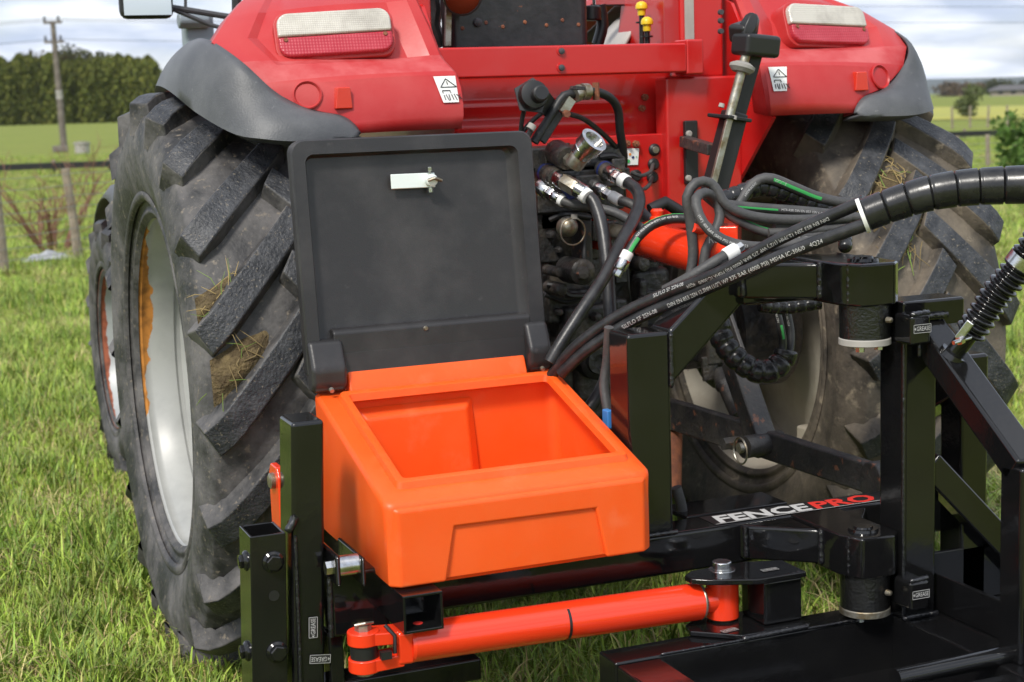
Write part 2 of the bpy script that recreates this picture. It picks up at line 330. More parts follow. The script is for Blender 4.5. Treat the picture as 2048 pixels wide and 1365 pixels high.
def text_on_path(mb, txt, path, rad, s0, h, flip=False, up=None, ang=0.0, mi=0):
    """white print wrapped on the visible side of a hose"""
    v, f = text_geo(txt); H = 0.72; sc = h*.8/H
    P = path; L = [0.0]
    for a, b in zip(P, P[1:]): L.append(L[-1]+(b-a).length)
    tot = L[-1]; x1 = max(a[0] for a in v); vs = []; import bisect
    for a in v:
        s = s0+a[0]*sc; s = tot-s if flip else s; s = min(max(s, 0.0), tot-1e-5)
        i = max(0, min(len(P)-2, bisect.bisect_right(L, s)-1)); t = (s-L[i])/max(1e-9, L[i+1]-L[i]); p = P[i].lerp(P[i+1], t)
        T = (P[i+1]-P[i]).normalized(); V = (Vector(CAM)-p); V = (V-T*V.dot(T)).normalized(); Bn = T.cross(V)
        yy = (a[1]-0.36)*sc*(1 if flip else -1)
        th = ang+yy/rad
        vs.append(p+(V*math.cos(th)+Bn*math.sin(th))*(rad+0.0007))
    mb.add(vs, f, mi)

# ================================================================== SETTING
def ground():
    mb = MB(); rings = [0.0, 1, 2, 3, 4, 5, 6, 7, 8, 10, 12, 15, 18, 22, 27, 33, 40, 50, 65, 85, 110, 150, 200, 300, 450, 700, 1200, 2200, 4500]; n = 120; rows = []
    for d in rings:
        row = []
        for k in range(n):
            a = 2*math.pi*k/n; x, y = CAM[0]+d*math.sin(a), CAM[1]+d*math.cos(a)
            row.append((x, y, gz(d, math.sin(a-YAW))+(0.04*mnoise.noise(Vector((x*0.11, y*0.11, 0))) if 12 < d < 70 else 0)))
        rows.append(row)
    mb.grid(rows, 0, closed=True); return struct(mb.build('ground', 'soil_grass', smooth=80))
ground()
mbh = MB(); rows = []                                       # distant low hills along the horizon
for j in range(4):
    row = []
    for i in range(70):
        a = R(-42+i*1.2); rr = 3300+j*300; h = (-.1, 0.6, 1.0, -0.1)[j]*(33+8*mnoise.noise(Vector((i*0.13, 2.0, 0)))+3*mnoise.noise(Vector((i*0.45, 7.0, 0))))
        a2 = YAW+a; row.append((CAM[0]+rr*math.sin(a2), CAM[1]+rr*math.cos(a2), gz(rr, math.sin(a))+h))
    rows.append(row)
mbh.grid(rows); struct(mbh.build('hills', 'hill', smooth=80))
p = [gpt(1790, 243), gpt(2300, 232), gpt(2300, 206), gpt(1750, 218)]
mbf = MB(); mbf.grid([[q+Vector((0, 0, .03)) for q in [p[0].lerp(p[1], t/8) for t in range(9)]], [p[0].lerp(p[3], .5).lerp(p[1].lerp(p[2], .5), t/8)+Vector((0, 0, .03)) for t in range(9)], [q+Vector((0, 0, .03)) for q in [p[3].lerp(p[2], t/8) for t in range(9)]]]); struct(mbf.build('field', 'crop'))

def haze():
    mb = MB(); mb.span((CAM[0]-4600, CAM[1]-4600, -31), (CAM[0]+4600, CAM[1]+4600, 40)); o = mb.build('haze', 'hill'); o.data.materials.clear()
    m = bpy.data.materials.new('haze_air'); m.use_nodes = True; t = m.node_tree; t.nodes.clear()
    v = t.nodes.new('ShaderNodeVolumePrincipled'); v.inputs['Color'].default_value = (0.80, 0.88, 1.0, 1); v.inputs['Density'].default_value = 0.00007
    ou = t.nodes.new('ShaderNodeOutputMaterial'); t.links.new(v.outputs[0], ou.inputs['Volume']); o.data.materials.append(m); o['kind'] = 'stuff'

haze()
# ---- trees
def leaf_crown(name, n, shape, leaf, cols, seed, parent=None, dens=None):
    r = np.random.default_rng(seed); P = []
    while len(P) < n:
        c = r.uniform(-1, 1, 3); q = shape(c, r)
        if q is not None: P.append(q)
    P = np.array(P); m = len(P)
    a = r.normal(size=(m, 3)); a /= np.linalg.norm(a, axis=1)[:, None]; b = np.cross(a, r.normal(size=(m, 3))); b /= np.linalg.norm(b, axis=1)[:, None]
    sz = leaf*r.uniform(0.6, 1.3, m)[:, None]; asz = sz*0.55
    V = np.stack([P-a*sz, P+b*asz, P+a*sz, P-b*asz], 1).reshape(-1, 3)
    me = bpy.data.meshes.new(name); Fs = np.arange(4*m).reshape(-1, 4)
    me.from_pydata(V.tolist(), [], Fs.tolist()); me.materials.append(MATS['leaf_hedge'])
    ca = me.color_attributes.new('Col', 'FLOAT_COLOR', 'POINT'); base = np.array(cols)[r.integers(0, len(cols), m)]*r.uniform(0.75, 1.25, (m, 1))
    C = np.ones((m, 4, 4)); C[:, :, :3] = base[:, None, :]; ca.data.foreach_set('color', C.reshape(-1))
    o = bpy.data.objects.new(name, me); COL.objects.link(o)
    if parent: o.parent = parent
    return o
def cone_shape(H, W, sq=1.0):
    def f(c, r):
        z = (c[2]+1)/2; rad = W*(1-z**5)**0.7*(0.9+0.1*math.sin(c[0]*9+c[1]*7+z*17)); d = math.hypot(c[0], c[1])
        if d > 1 or r.random() > d*d*1.1+0.1: return None
        return (c[0]*rad, c[1]*rad*sq, 0.15+z*H)
    return f
def lobes_shape(H, W, seed, n=9, z0=0.28):
    r = np.random.default_rng(seed); L = [(r.uniform(-.6, .6)*W, r.uniform(-.6, .6)*W, H*r.uniform(z0+.1, .82), W*r.uniform(.35, .6)) for _ in range(n)]
    def f(c, rr):
        x, y, z, s = L[rr.integers(len(L))]; d = np.linalg.norm(c)
        if d > 1 or d < 0.45: return None
        return (x+c[0]*s, y+c[1]*s, max(0.15, z+c[2]*s*0.75))
    return f
def trunk(name, H, r, parent, limbs=5, seed=0):
    rr = random.Random(seed); mb = MB(); mb.tube([(0, 0, -0.1), (0.05, 0, H*.35), (0.02, 0.05, H*.7)], [r, r*.75, r*.3], 8)
    for i in range(limbs):
        a = rr.uniform(0, 6.3); z = H*rr.uniform(.25, .6); L = H*rr.uniform(.15, .3); mb.tube([(0, 0, z), (L*.5*math.cos(a), L*.5*math.sin(a), z+L*.5), (L*math.cos(a), L*math.sin(a), z+L*.8)], [r*.4, r*.25, r*.08], 6)
    return mb.build(name, 'bark', parent)
GREENS = [(0.095, 0.115, 0.020), (0.12, 0.135, 0.024), (0.155, 0.16, 0.032), (0.07, 0.085, 0.016)]
def copy_tree(o, loc, rz, sc):
    c = o.copy(); COL.objects.link(c); c.location = loc; c.rotation_euler = (0, 0, rz); c.scale = sc
    for ch in o.children:
        k = ch.copy(); COL.objects.link(k); k.parent = c
    return c
protos = []
for k in range(3):
    t = empty('shelterbelt_tree'); leaf_crown('crown', 4600, cone_shape(7.4, 2.7), 0.30, GREENS, 20+k, t); trunk('trunk', 7, 0.22, t, seed=k); protos.append(t)
ords = ['first', 'second', 'third', 'fourth', 'fifth', 'sixth', 'seventh', 'eighth', 'ninth', 'tenth', 'eleventh', 'twelfth', 'thirteenth', 'fourteenth', 'fifteenth', 'sixteenth']
ords += ['seventeenth', 'eighteenth', 'nineteenth', 'twentieth']
def at_dist(px, d):
    q = _ray(px, 330); v = Vector((q[0], q[1], 0)).normalized(); return Vector((CAM[0], CAM[1], gz(d, sbear(v.x, v.y))))+v*d
for i in range(18):
    x = -22+i*19.5; q = at_dist(x, 262+random.uniform(-2, 2))
    sc = random.uniform(1.24, 1.46)
    if i < 3: t = protos[i]; t.location = q; t.rotation_euler[2] = random.uniform(0, 6); t.scale = (1, 1, sc)
    else: t = copy_tree(protos[i % 3], q, random.uniform(0, 6), (1.0, 1.0, sc))
    tag(t, f'dark green shelterbelt tree in the clipped row behind the power pole, {ords[i]} from the left', 'tree', 'shelterbelt trees across the far field')
def broad_tree(px, d, H, Wd, label, seed, cols, leaf=0.4, n=2600, group=None, z0=.28):
    loc = at_dist(px, d)
    t = empty('broad_tree', loc); leaf_crown('crown', n, lobes_shape(H, Wd, seed, z0=z0), leaf, cols, seed, t); trunk('trunk', H*.8, H*.03, t, seed=seed); t.rotation_euler[2] = seed
    tag(t, label, 'tree', group); return t
broad_tree(128, 290, 13.2, 6.2, 'brownish round-topped tree rising behind the shelterbelt right of the pole', 41, [(0.10, 0.075, 0.035), (0.08, 0.075, 0.03)], 0.42)
broad_tree(170, 292, 13.8, 5.6, 'tall grey-green tree showing above the shelterbelt, nearest the tractor mirror', 42, [(0.06, 0.07, 0.025), (0.08, 0.08, 0.03)], 0.42)
FAR = [(0.045, 0.055, 0.02), (0.06, 0.065, 0.025), (0.09, 0.07, 0.035)]
broad_tree(1895, 650, 4.0, 7, 'low brown far-off tree just right of the grey fender tip', 51, [(0.11, 0.08, 0.05), (0.08, 0.065, 0.04)], 0.7, 900)
broad_tree(1925, 640, 3.6, 8, 'low russet far-off tree between fender and house', 52, [(0.11, 0.08, 0.05), (0.10, 0.07, 0.04)], 0.7, 900)
broad_tree(1978, 690, 6.6, 6, 'rounded dark far-off tree behind the low house roof', 53, FAR[:2], 0.6, 1200)
broad_tree(2008, 700, 4.8, 6, 'smaller dark far-off tree on the right of the rounded one behind the house', 54, FAR[:2], 0.6, 900)
broad_tree(2046, 720, 4.6, 8, 'far-off dark tree at the right picture edge above the house', 55, FAR[:2], 0.6, 900)
broad_tree(1932, 95, 1.9, 1.1, 'small pale green shrub standing in the yellow field', 56, [(0.10, 0.125, 0.05), (0.08, 0.10, 0.04)], 0.10, 900, z0=.05)
broad_tree(2056, 25, 1.15, 0.62, 'leafy green bush by the fence at the right picture edge', 57, [(0.055, 0.11, 0.02), (0.08, 0.14, 0.03)], 0.055, 1800, z0=.0)
# behind the driver's seat: hedge bank seen through the tractor
broad_tree(1235, 95, 6.4, 4.6, 'grey-brown twiggy tree glimpsed between seat and yellow lever', 58, [(0.12, 0.10, 0.07), (0.10, 0.10, 0.05), (0.05, 0.05, 0.025)], 0.22, 3000, z0=.1)

# ---- house far right
h = empty('farm_house'); hl = at_dist(2036, 560)
mb = MB(); mb.span((-9, -4, 0), (9, 4, 1.9)); mb.build('wall', 'house_wall', h)
mb = MB(); mb.add([(-10, -5, 1.9), (10, -5, 1.9), (10, 5, 1.9), (-10, 5, 1.9), (-6, 0, 3.6), (6, 0, 3.6)], [(0, 1, 5, 4), (1, 2, 5), (2, 3, 4, 5), (3, 0, 4), (0, 3, 2, 1)]); mb.build('roof', 'roof_dark', h, smooth=10)
for k in range(4):
    mb = MB(); mb.span((-7+k*4, -4.04, 0.7), (-5.4+k*4, -3.9, 1.6)); mb.build('window', 'window_dark', h)
h.location = hl; h.rotation_euler[2] = -YAW-0.2; tag(h, 'low dark-roofed farm house far off at the right horizon', 'house')

# ---- utility pole and lines
PB = at_dist(131, 76); up = empty('utility_pole', PB); rvec = Vector((math.cos(YAW+.23), -math.sin(YAW+.23), 0))
H = 5.6; lean = -rvec*0.11
mb = MB(); mb.tube([(0, 0, -0.3), lean*.5+Vector((0, 0, H*.5)), lean+Vector((0, 0, H))], [0.16, 0.14, 0.11], 12); mb.build('pole_shaft', 'wood_pole', up)
for zz, L in ((H-.05, .44), (H-.91, .48)):
    mb = MB(); c = lean*(zz/H)+Vector((0, 0, zz)); mb.bar(c-rvec*L, c+rvec*L, 0.10, 0.11); o = mb.build('cross_arm', 'wood_pole', up)
    for sgn in (-1, .72, ):
        mb = MB(); b0 = c+rvec*(L*.9*sgn)+Vector((0, 0, .05)); mb.loft([(b0, .05), (b0+Vector((0, 0, .06)), .07), (b0+Vector((0, 0, .12)), .045), (b0+Vector((0, 0, .2)), .06), (b0+Vector((0, 0, .24)), .03)], 10); mb.build('insulator', 'cable', up)
mb = MB(); c = lean*.42+Vector((0, 0, H*.42)); mb.cyl(c-Vector((0, 0, .2)), c+Vector((0, 0, .2)), .152, n=14); mb.build('marker_band', 'concrete', up)
tag(up, 'leaning wooden power pole with two cross-arms in the left field', 'power pole')
for k, (ya, xb, yb) in enumerate(((50, 380, 52), (54, 380, 57), (86, 400, 86))):
    mb = MB(); a = at_dist(-300, 76); b = at_dist(131, 76); zz = (H+.15, H+.05, H-.78)[k]+PB.z
    a.z = zz+.1; b.z = zz; c = at_dist(1100, 79); c.z = zz+.5
    pts = [a.lerp(b, t/12)-Vector((0, 0, .25*math.sin(math.pi*t/12))) for t in range(13)]+[b.lerp(c, t/24)-Vector((0, 0, .5*math.sin(math.pi*t/24))) for t in range(1, 25)]
    mb.tube(pts, 0.011, 5); o = mb.build('power_line', 'cable'); tag(o, ('upper', 'second', 'lower')[k]+' of the thin wires on the wooden power pole at left', 'power line', 'wires at the left pole')
for k, (y0, y1) in enumerate(((3, 3), (36, 34))):
    mb = MB(); a = at_dist(1500, 80); c = at_dist(2400, 86)
    def zat(px, py, d): q = _ray(px, py); hh = math.hypot(q[0], q[1]); return CAM[2]+q[2]/hh*d
    a.z = zat(1500, y0+6, 80); c.z = zat(2400, y1+6, 86)
    mb.tube([a.lerp(c, t/20)-Vector((0, 0, .12*math.sin(math.pi*t/20))) for t in range(21)], 0.012, 5); o = mb.build('power_line', 'cable'); tag(o, ('upper', 'lower')[k]+' of the two wires crossing the sky at right', 'power line', 'wires in the right sky')

# ---- black rail across the paddock, trough, fences
mb = MB(); a = gpt(-120, 356); b = gpt(2250, 270); a.z += .20; b.z += .20; mb.bar(a, b, .10, .16)
o = empty('paddock_rail', (a.x, a.y, 0)); rl = mb.build('rail', 'rail_black', None); rl.parent = o; rl.location = (-a.x, -a.y, 0)
for k in range(26):
    mb = MB(); c = a.lerp(b, k/25); mb.cyl((c.x, c.y+.12, c.z-.4), (c.x, c.y+.12, c.z+.14), .05, n=8); w = mb.build('post', 'wood_post', o); w.location = (-a.x, -a.y, 0)
tag(o, 'long low black rail running across the paddock behind the tractor', 'rail')
q = gpt(165, 306); tr = empty('water_trough', q)
mb = MB(); mb.loft([((0, 0, -.05), .40), ((0, 0, .40), .42), ((0, 0, .42), .47), ((0, 0, .50), .47)], 20); mb.build('basin', 'concrete', tr); mb = MB(); mb.cyl((0, 0, .501), (0, 0, .54), .30, n=18); mb.build('cover', 'zinc_dull', tr)
tr.scale = (.68, .68, .8); tag(tr, 'small round concrete water trough in the left field', 'trough')
q = gpt(121, 304); ws = empty('concrete_weight', q); mb = MB(); mb.span((-.36, -.25, 0), (.36, .25, .30)); mb.build('block', 'wood_pole', ws, bevel=.03); mb = MB(); mb.tube([(-.1, 0, .29), (-.06, 0, .38), (.06, 0, .38), (.1, 0, .29)], .015, 6); mb.build('lifting_loop', 'cable', ws)
ws.scale = (.8, .8, .8); tag(ws, 'low brown block lying at the foot of the power pole', 'block')
def fence(name, base_px, Htop, nw, label, lean):
    f = empty(name); pts = [gpt(x, y) for x, y in base_px]
    for i, q in enumerate(pts):
        mb = MB(); l = lean[i % len(lean)]; mb.loft([((q.x, q.y, q.z-.2), .05), ((q.x+l*.5, q.y, q.z+Htop*.5), .046), ((q.x+l, q.y, q.z+Htop), .042)], 9); mb.build('post', 'wood_post', f)
    for k in range(nw):
        z = Htop*(0.12+0.83*k/(nw-1)); mb = MB(); L = []
        for q, q2 in zip(pts, pts[1:]):
            for t in range(6):
                c = q.lerp(q2, t/6); L.append((c.x, c.y-.055, c.z+z-.01*math.sin(math.pi*t/6)))
        L.append((pts[-1].x, pts[-1].y-.055, pts[-1].z+z)); mb.tube(L, 0.0042, 4); mb.build('wire', 'wire', f)
    settle(f, pts[0]); tag(f, label, 'fence')
fence('wire_fence', ((-160, 565), (10, 545), (160, 520), (330, 498), (520, 478)), .93, 8, 'weathered post and wire fence beside the bare bush at left', (-.04, -.03, -.08, 0, .03))
fence('wire_fence', ((1840, 345), (1912, 338), (1976, 334), (2032, 332), (2110, 328)), .62, 5, 'post and wire fence on the green paddock at right', (0, .02, -.02, .01))
fence('wire_fence', ((1780, 266), (1850, 262), (1905, 259), (1940, 257), (1975, 256), (2015, 255), (2060, 254)), .9, 4, 'far thin fence along the yellow field at right', (0, .05, -.04))

# ---- bare bush, sheet
q = gpt(112, 505); bush = empty('bare_bush', q); rr = random.Random(3)
for st in range(19):
    mb = MB()
    def grow(p, d, L, r, lev):
        pts = [p]; 
        for k in range(4):
            d = (d+Vector((rr.gauss(0, .14), rr.gauss(0, .14), rr.gauss(0.03, .1)))).normalized(); pts.append(pts[-1]+d*L/4)
        mb.tube(pts, [r, r*.9, r*.75, r*.6, r*.4], 5)
        if lev < 3:
            for k in range(3 if lev < 2 else 2): grow(pts[rr.randint(1, 4)], (d+Vector((rr.gauss(0, .55), rr.gauss(0, .55), rr.gauss(.1, .35)))).normalized(), L*rr.uniform(.4, .7), r*.55, lev+1)
    a = rr.uniform(0, 6.3); grow(Vector((.12*math.cos(a), .12*math.sin(a), 0)), Vector((.55*math.cos(a), .55*math.sin(a), rr.uniform(.5, 1.3))).normalized(), rr.uniform(.35, 1.05), .012, 0); mb.build('stem', 'twig', bush)
tag(bush, 'leafless red-brown bush tangled in the left wire fence', 'bush')
q = gpt(95, 523); mb = MB(); g = []
for i in range(9):
    g.append([(q.x-.28+.07*j, q.y-.14+.035*i, q.z+.015+.13*max(0, (1-abs(j-4)/4.5))*(.4+.6*abs(mnoise.noise(Vector((i*.5, j*.7, 1))))*2)*(1-abs(i-4)/5)) for j in range(9)])
mb.grid(g); o = mb.build('plastic_sheet', 'sheeting', None, smooth=25, solid=.004); tag(o, 'crumpled pale plastic sheet on the grass under the left fence', 'plastic sheet')

# ================================================================== TRACTOR
TR = empty('tractor'); tag(TR, 'red farm tractor seen from behind with grey rubber fender flares and muddy tyres', 'tractor')
def part(mb, name, m, parent=None, **kw): return mb.build(name, m, parent or TR, **kw)

def tyre_mesh(Rt, r_bead, w, nl, lug_h, lug_w, clampz, seed=0):
    """tyre carcass by lathe plus raised chevron lugs; local axis X"""
    mb = MB(); n = 132; hw = w/2; Rc = Rt-lug_h
    prof = [(-hw*.80, r_bead-.012), (-hw*.86, r_bead+.004), (-hw*.83, r_bead+.02), (-hw*.93, r_bead+(Rc-r_bead)*.25), (-hw*1.0, r_bead+(Rc-r_bead)*.55), (-hw*.965, r_bead+(Rc-r_bead)*.76),
            (-hw*.90, r_bead+(Rc-r_bead)*.90), (-hw*.78, Rc-.012), (-hw*.5, Rc-.003), (0, Rc)]
    prof = prof+[(-x, r) for x, r in prof[-2::-1]]
    rows = [[(x, -r*math.cos(2*math.pi*k/n), r*math.sin(2*math.pi*k/n)) for k in range(n)] for x, r in prof]
    mb.grid(rows, 0, closed=True)
    # raised moulding ring on the side walls
    for sg in (-1, 1):
        rr0 = r_bead+(Rc-r_bead)*.16
        mb.grid([[(sg*x, -r*math.cos(2*math.pi*k/n), r*math.sin(2*math.pi*k/n)) for k in range(n)] for x, r in ((hw*.885, rr0-.012), (hw*.925, rr0-.006), (hw*.935, rr0+.006), (hw*.92, rr0+.016))], 0, closed=True)
    for sg in (-1, 1):
        for i in range(nl):
            th0 = 2*math.pi*(i+(0.60 if sg > 0 else .10))/nl; rows = []; m = 11
            for j in range(m):
                u = j/(m-1); x = -0.022+(hw*0.915+0.022)*u
                dth = -0.385*(.79/Rt)**0*(u**0.95)                     # centre leads: chevron points upward seen from the rear
                if u <= .8: rb = Rc-.010; rt = Rt-.004*(u/.8)**2
                else: q = (u-.8)/.2; rb = Rc-.014-q*.065*Rt/.79; rt = Rt-.004-q*q*.026*Rt/.79
                wt = lug_w*(1.0+.12*u); wb = wt*1.40
                cs = [(-wb/2, rb), (-wt/2, rt), (wt/2, rt), (wb/2, rb)]
                row = []
                for d, r in cs:
                    # cross direction is mostly tangential for a 45 degree lug
                    th = th0+dth+d*.86/Rt; xx = x+d*.50
                    if u > .98 and r == rt: xx += .004
                    row.append((sg*xx, -r*math.cos(th), r*math.sin(th)))
                rows.append(row)
            o = len(mb.v); mb.v += [p for r in rows for p in r]
            for j in range(m-1):
                for k in range(3):
                    f = (o+j*4+k, o+j*4+k+1, o+(j+1)*4+k+1, o+(j+1)*4+k); mb.f.append(f); mb.mi.append(1 if k == 1 else 0)
            mb.f.append((o, o+1, o+2, o+3)); mb.mi.append(0); mb.f.append(tuple(o+(m-1)*4+k for k in (3, 2, 1, 0))); mb.mi.append(0)
    mb.v = [(x, y, max(z, clampz)) for x, y, z in mb.v]
    return mb
def rim_mesh(prof, n=96):
    mb = MB(); mb.grid([[(x, -r*math.cos(2*math.pi*k/n), r*math.sin(2*math.pi*k/n)) for k in range(n)] for x, r in prof], 0, closed=True); return mb
ZH = 0.739
REAR = {}
for s, nm in ((-1, 'left'), (1, 'right')):
    w = empty('rear_wheel', (s*.905, 0, ZH), TR)
    if s < 0:
        ty = tyre_mesh(.79, .462, .515, 20, .038, .066, -ZH-.02).build('tyre', ['tyre', 'lug_top'], w, bevel=.005); REAR['t'] = ty
        w['label'] = 'left rear wheel with silver rim flaking to orange rust'
        rm = rim_mesh([(-.205, .462), (-.212, .472), (-.214, .468), (-.207, .456), (-.196, .449), (-.188, .452), (-.172, .449), (-.155, .438), (-.105, .434), (-.098, .440), (-.085, .440), (-.078, .430), (-.065, .405), (-.01, .40), (.0, .39), (.0, .34), (-.06, .28), (-.065, .16), (-.10, .15), (-.10, .06), (-.12, .05), (-.12, 0.001)]).build('rim', 'rim_rear', w, smooth=40)
        rim_mesh([(.205, .462), (.21, .472), (.2, .445), (.1, .43), (-.02, .41)]).build('rim_back', 'rim_dusty', w, smooth=40)
        for k in range(8):
            a = k*math.pi/4; mb = MB(); c = Vector((-.066, -.22*math.cos(a), .22*math.sin(a))); mb.hexp(c, c+Vector((-.028, 0, 0)), .017); mb.build('wheel_nut', 'zinc_dull', w)
    else:
        ty = REAR['t'].copy(); COL.objects.link(ty); ty.parent = w; ty.material_slots[0].link = 'OBJECT'; ty.material_slots[0].material = MATS['tyre_dusty']
        w['label'] = 'right rear wheel showing its dusty beige inner rim'
        rim_mesh([(-.205, .462), (-.212, .474), (-.214, .470), (-.205, .455), (-.17, .447), (-.125, .438), (-.105, .425), (-.06, .412), (.02, .405), (.03, .36), (.0, .27), (-.01, .16), (-.01, .001)]).build('rim', 'rim_dusty', w, smooth=40)
        rim_mesh([(.205, .462), (.21, .472), (.2, .445), (.1, .43), (.04, .40)]).build('rim_back', 'rim_rear', w, smooth=40)
        for k in range(4):
            a = k*math.pi/2+.5; mb = MB(); c = Vector((-.03, -.385*math.cos(a), .385*math.sin(a))); mb.span(c-Vector((.07, .05, .035)), c+Vector((.05, .05, .035))); mb.build('rim_lug', 'rim_dusty', w, bevel=.01)
    # clods of mud with bits of grass pressed between the lugs
    def clod(th, x, a, b, seed):
        mb = MB(); g = []; rr = .752
        for i in range(15):
            row = []
            for j in range(15):
                u, v = (i-7)/7, (j-7)/7; d = math.sqrt(u*u+v*v); e = .5+.5*mnoise.noise(Vector((u*2+seed, v*2, seed)))
                hgt = .026*(max(0, 1-(d*(.85+.4*e))**2))+.008*mnoise.noise(Vector((u*7, v*7, seed)))*max(0, 1-d*.9)-.006
                t = th+v*b/rr+u*a*.55/rr; r = rr+hgt; row.append((x+u*a, -r*math.cos(t), r*math.sin(t)))
            g.append(row)
        mb.grid(g); mb.build('mud_clod', 'mud', w, smooth=80)
        rs = random.Random(seed)
        for mname, nn in (('straw', 11 if s < 0 else 34), ('cutgrass', 6 if s < 0 else 10)):
            mb = MB()
            for k in range(nn):
                u, v = rs.gauss(0, .62), rs.gauss(0, .55); t = th+v*b/rr+u*a*.55/rr; r = rr+.014+rs.uniform(0, .006); p0 = Vector((x+u*a, -r*math.cos(t), r*math.sin(t)))
                nrm = Vector((0, -math.cos(t), math.sin(t))); d = Vector((rs.gauss(0, 1), rs.gauss(0, .3), rs.gauss(0, 1))); d = (d-nrm*d.dot(nrm)).normalized(); L = rs.uniform(.03, .085)
                pts = [p0, p0+d*L*.5+nrm*.005, p0+d*L+nrm*rs.uniform(-.006, .004)+Vector((rs.gauss(0, .012), 0, rs.gauss(0, .012)))]
                mb.tube(pts, [.0011, .0013, .0006], 4)
            mb.build('stuck_straw' if mname == 'straw' else 'stuck_grass', mname, w, smooth=80)['kind'] = 'stuff'
    if s < 0: clod(.205, -.150, .078, .055, 2); clod(.41, -.195, .05, .035, 4)
    else: clod(.635, -.09, .085, .075, 5); clod(.43, -.10, .05, .05, 8)
# hub disc and axle trumpets
mb = MB(); mb.cyl((-.72, 0, ZH), (.72, 0, ZH), .115, n=24); mb.cyl((.60, 0, ZH), (.80, 0, ZH), .19, n=28); mb.cyl((-.80, 0, ZH), (-.60, 0, ZH), .19, n=28); mb.cyl((.56, 0, ZH), (.60, 0, ZH), .14, n=24); part(mb, 'rear_axle', 'cast_dark', smooth=40)
# front wheels
fm = tyre_mesh(.53, .315, .33, 16, .034, .040, -.53).build('tyre', ['tyre', 'lug_top'], None, smooth=24)
for s in (-1, 1):
    w = empty('front_wheel', (s*.82, 2.2, .525), TR)
    if s < 0: ty = fm
    else: ty = bpy.data.objects.new('tyre', fm.data); COL.objects.link(ty)
    ty.parent = w
    rim_mesh([(s*x, r) for x, r in ((.135, .315), (.142, .323), (.140, .316), (.13, .306), (.10, .30), (.07, .285), (.03, .275), (.02, .2), (.05, .13), (.06, .001))]).build('rim', 'rim_front', w, smooth=40)
    rim_mesh([(-s*x, r) for x, r in ((.135, .315), (.142, .323), (.13, .306), (0.0, .28))]).build('rim_back', 'rim_dusty', w, smooth=40)
    g = [[(s*(xx), 2.2-.64*math.cos(a), .525+(.64+dz)*math.sin(a)) for xx, dz in ((.66, .0), (.70, .03), (.80, .035), (.90, .02), (.94, -.03))] for a in [R(50+6*k) for k in range(15)]]
    mb = MB(); mb.grid(g); part(mb, 'front_mudguard', 'grey_rubber', solid=.006, smooth=70)
mb = MB(); mb.span((-.78, 2.08, .42), (.78, 2.32, .62)); part(mb, 'front_axle', 'cast_dark', bevel=.03)
mb = MB(); mb.prism([(1.0, .95), (3.0, .9), (3.15, 1.0), (3.1, 1.30), (2.4, 1.45), (1.0, 1.52)], 0, -.30, .30); part(mb, 'bonnet', 'red_paint', bevel=.05, seg=3)
mb = MB(); mb.span((-.27, -.30, .48), (.27, 2.9, .98)); part(mb, 'transmission_housing', 'cast_dark', bevel=.03)

# ---- rear fenders
FR = [  # z, Y, inner X, (outer X, Y, z)
 (1.408, -.600, .442, (.715, -.595, 1.406)), (1.440, -.603, .436, (.722, -.590, 1.432)), (1.465, -.601, .434, (.765, -.575, 1.456)), (1.508, -.588, .432, (.835, -.560, 1.474)),
 (1.540, -.572, .436, (.905, -.530, 1.518)), (1.548, -.560, .438, (.925, -.520, 1.532)), (1.578, -.507, .446, (.955, -.490, 1.572)), (1.590, -.498, .450, (.965, -.480, 1.585)), (1.660, -.455, .460, (1.005, -.365, 1.638)), (1.735, -.385, .470, (.945, -.28, 1.70)),
 (1.795, -.25, .476, (.87, -.15, 1.755)), (1.835, .0, .48, (.78, .05, 1.80)), (1.84, .3, .48, (.72, .32, 1.81)), (1.76, .68, .48, (.70, .70, 1.73)), (1.55, .95, .48, (.70, .96, 1.52))]
def catmull(P, n):
    P = [Vector(p) for p in P]; Q = [P[0]*2-P[1]]+P+[P[-1]*2-P[-2]]; o = []
    for k in range(n):
        t = k/(n-1)*(len(P)-1); i = min(int(t), len(P)-2); t -= i; a, b, c, d = Q[i:i+4]
        o.append(0.5*((2*b)+(c-a)*t+(2*a-5*b+4*c-d)*t*t+(3*b-a-3*c+d)*t**3))
    return o
def fsurf(u, z):
    """point on the red fender skin (X>0 side): u 0..1 from inner to outer edge"""
    for a, b in zip(FR, FR[1:]):
        if a[0] <= z <= b[0]:
            t = (z-a[0])/(b[0]-a[0]); break
    else: a, b, t = FR[0], FR[1], 0
    L = lambda i: a[i]+(b[i]-a[i])*t
    zi, Yi, xi = L(0), L(1), L(2); o = [a[3][k]+(b[3][k]-a[3][k])*t for k in range(3)]
    return Vector((xi+(o[0]-xi)*u, Yi+(o[1]-Yi)*u**3, zi+(o[2]-zi)*u**2.5))
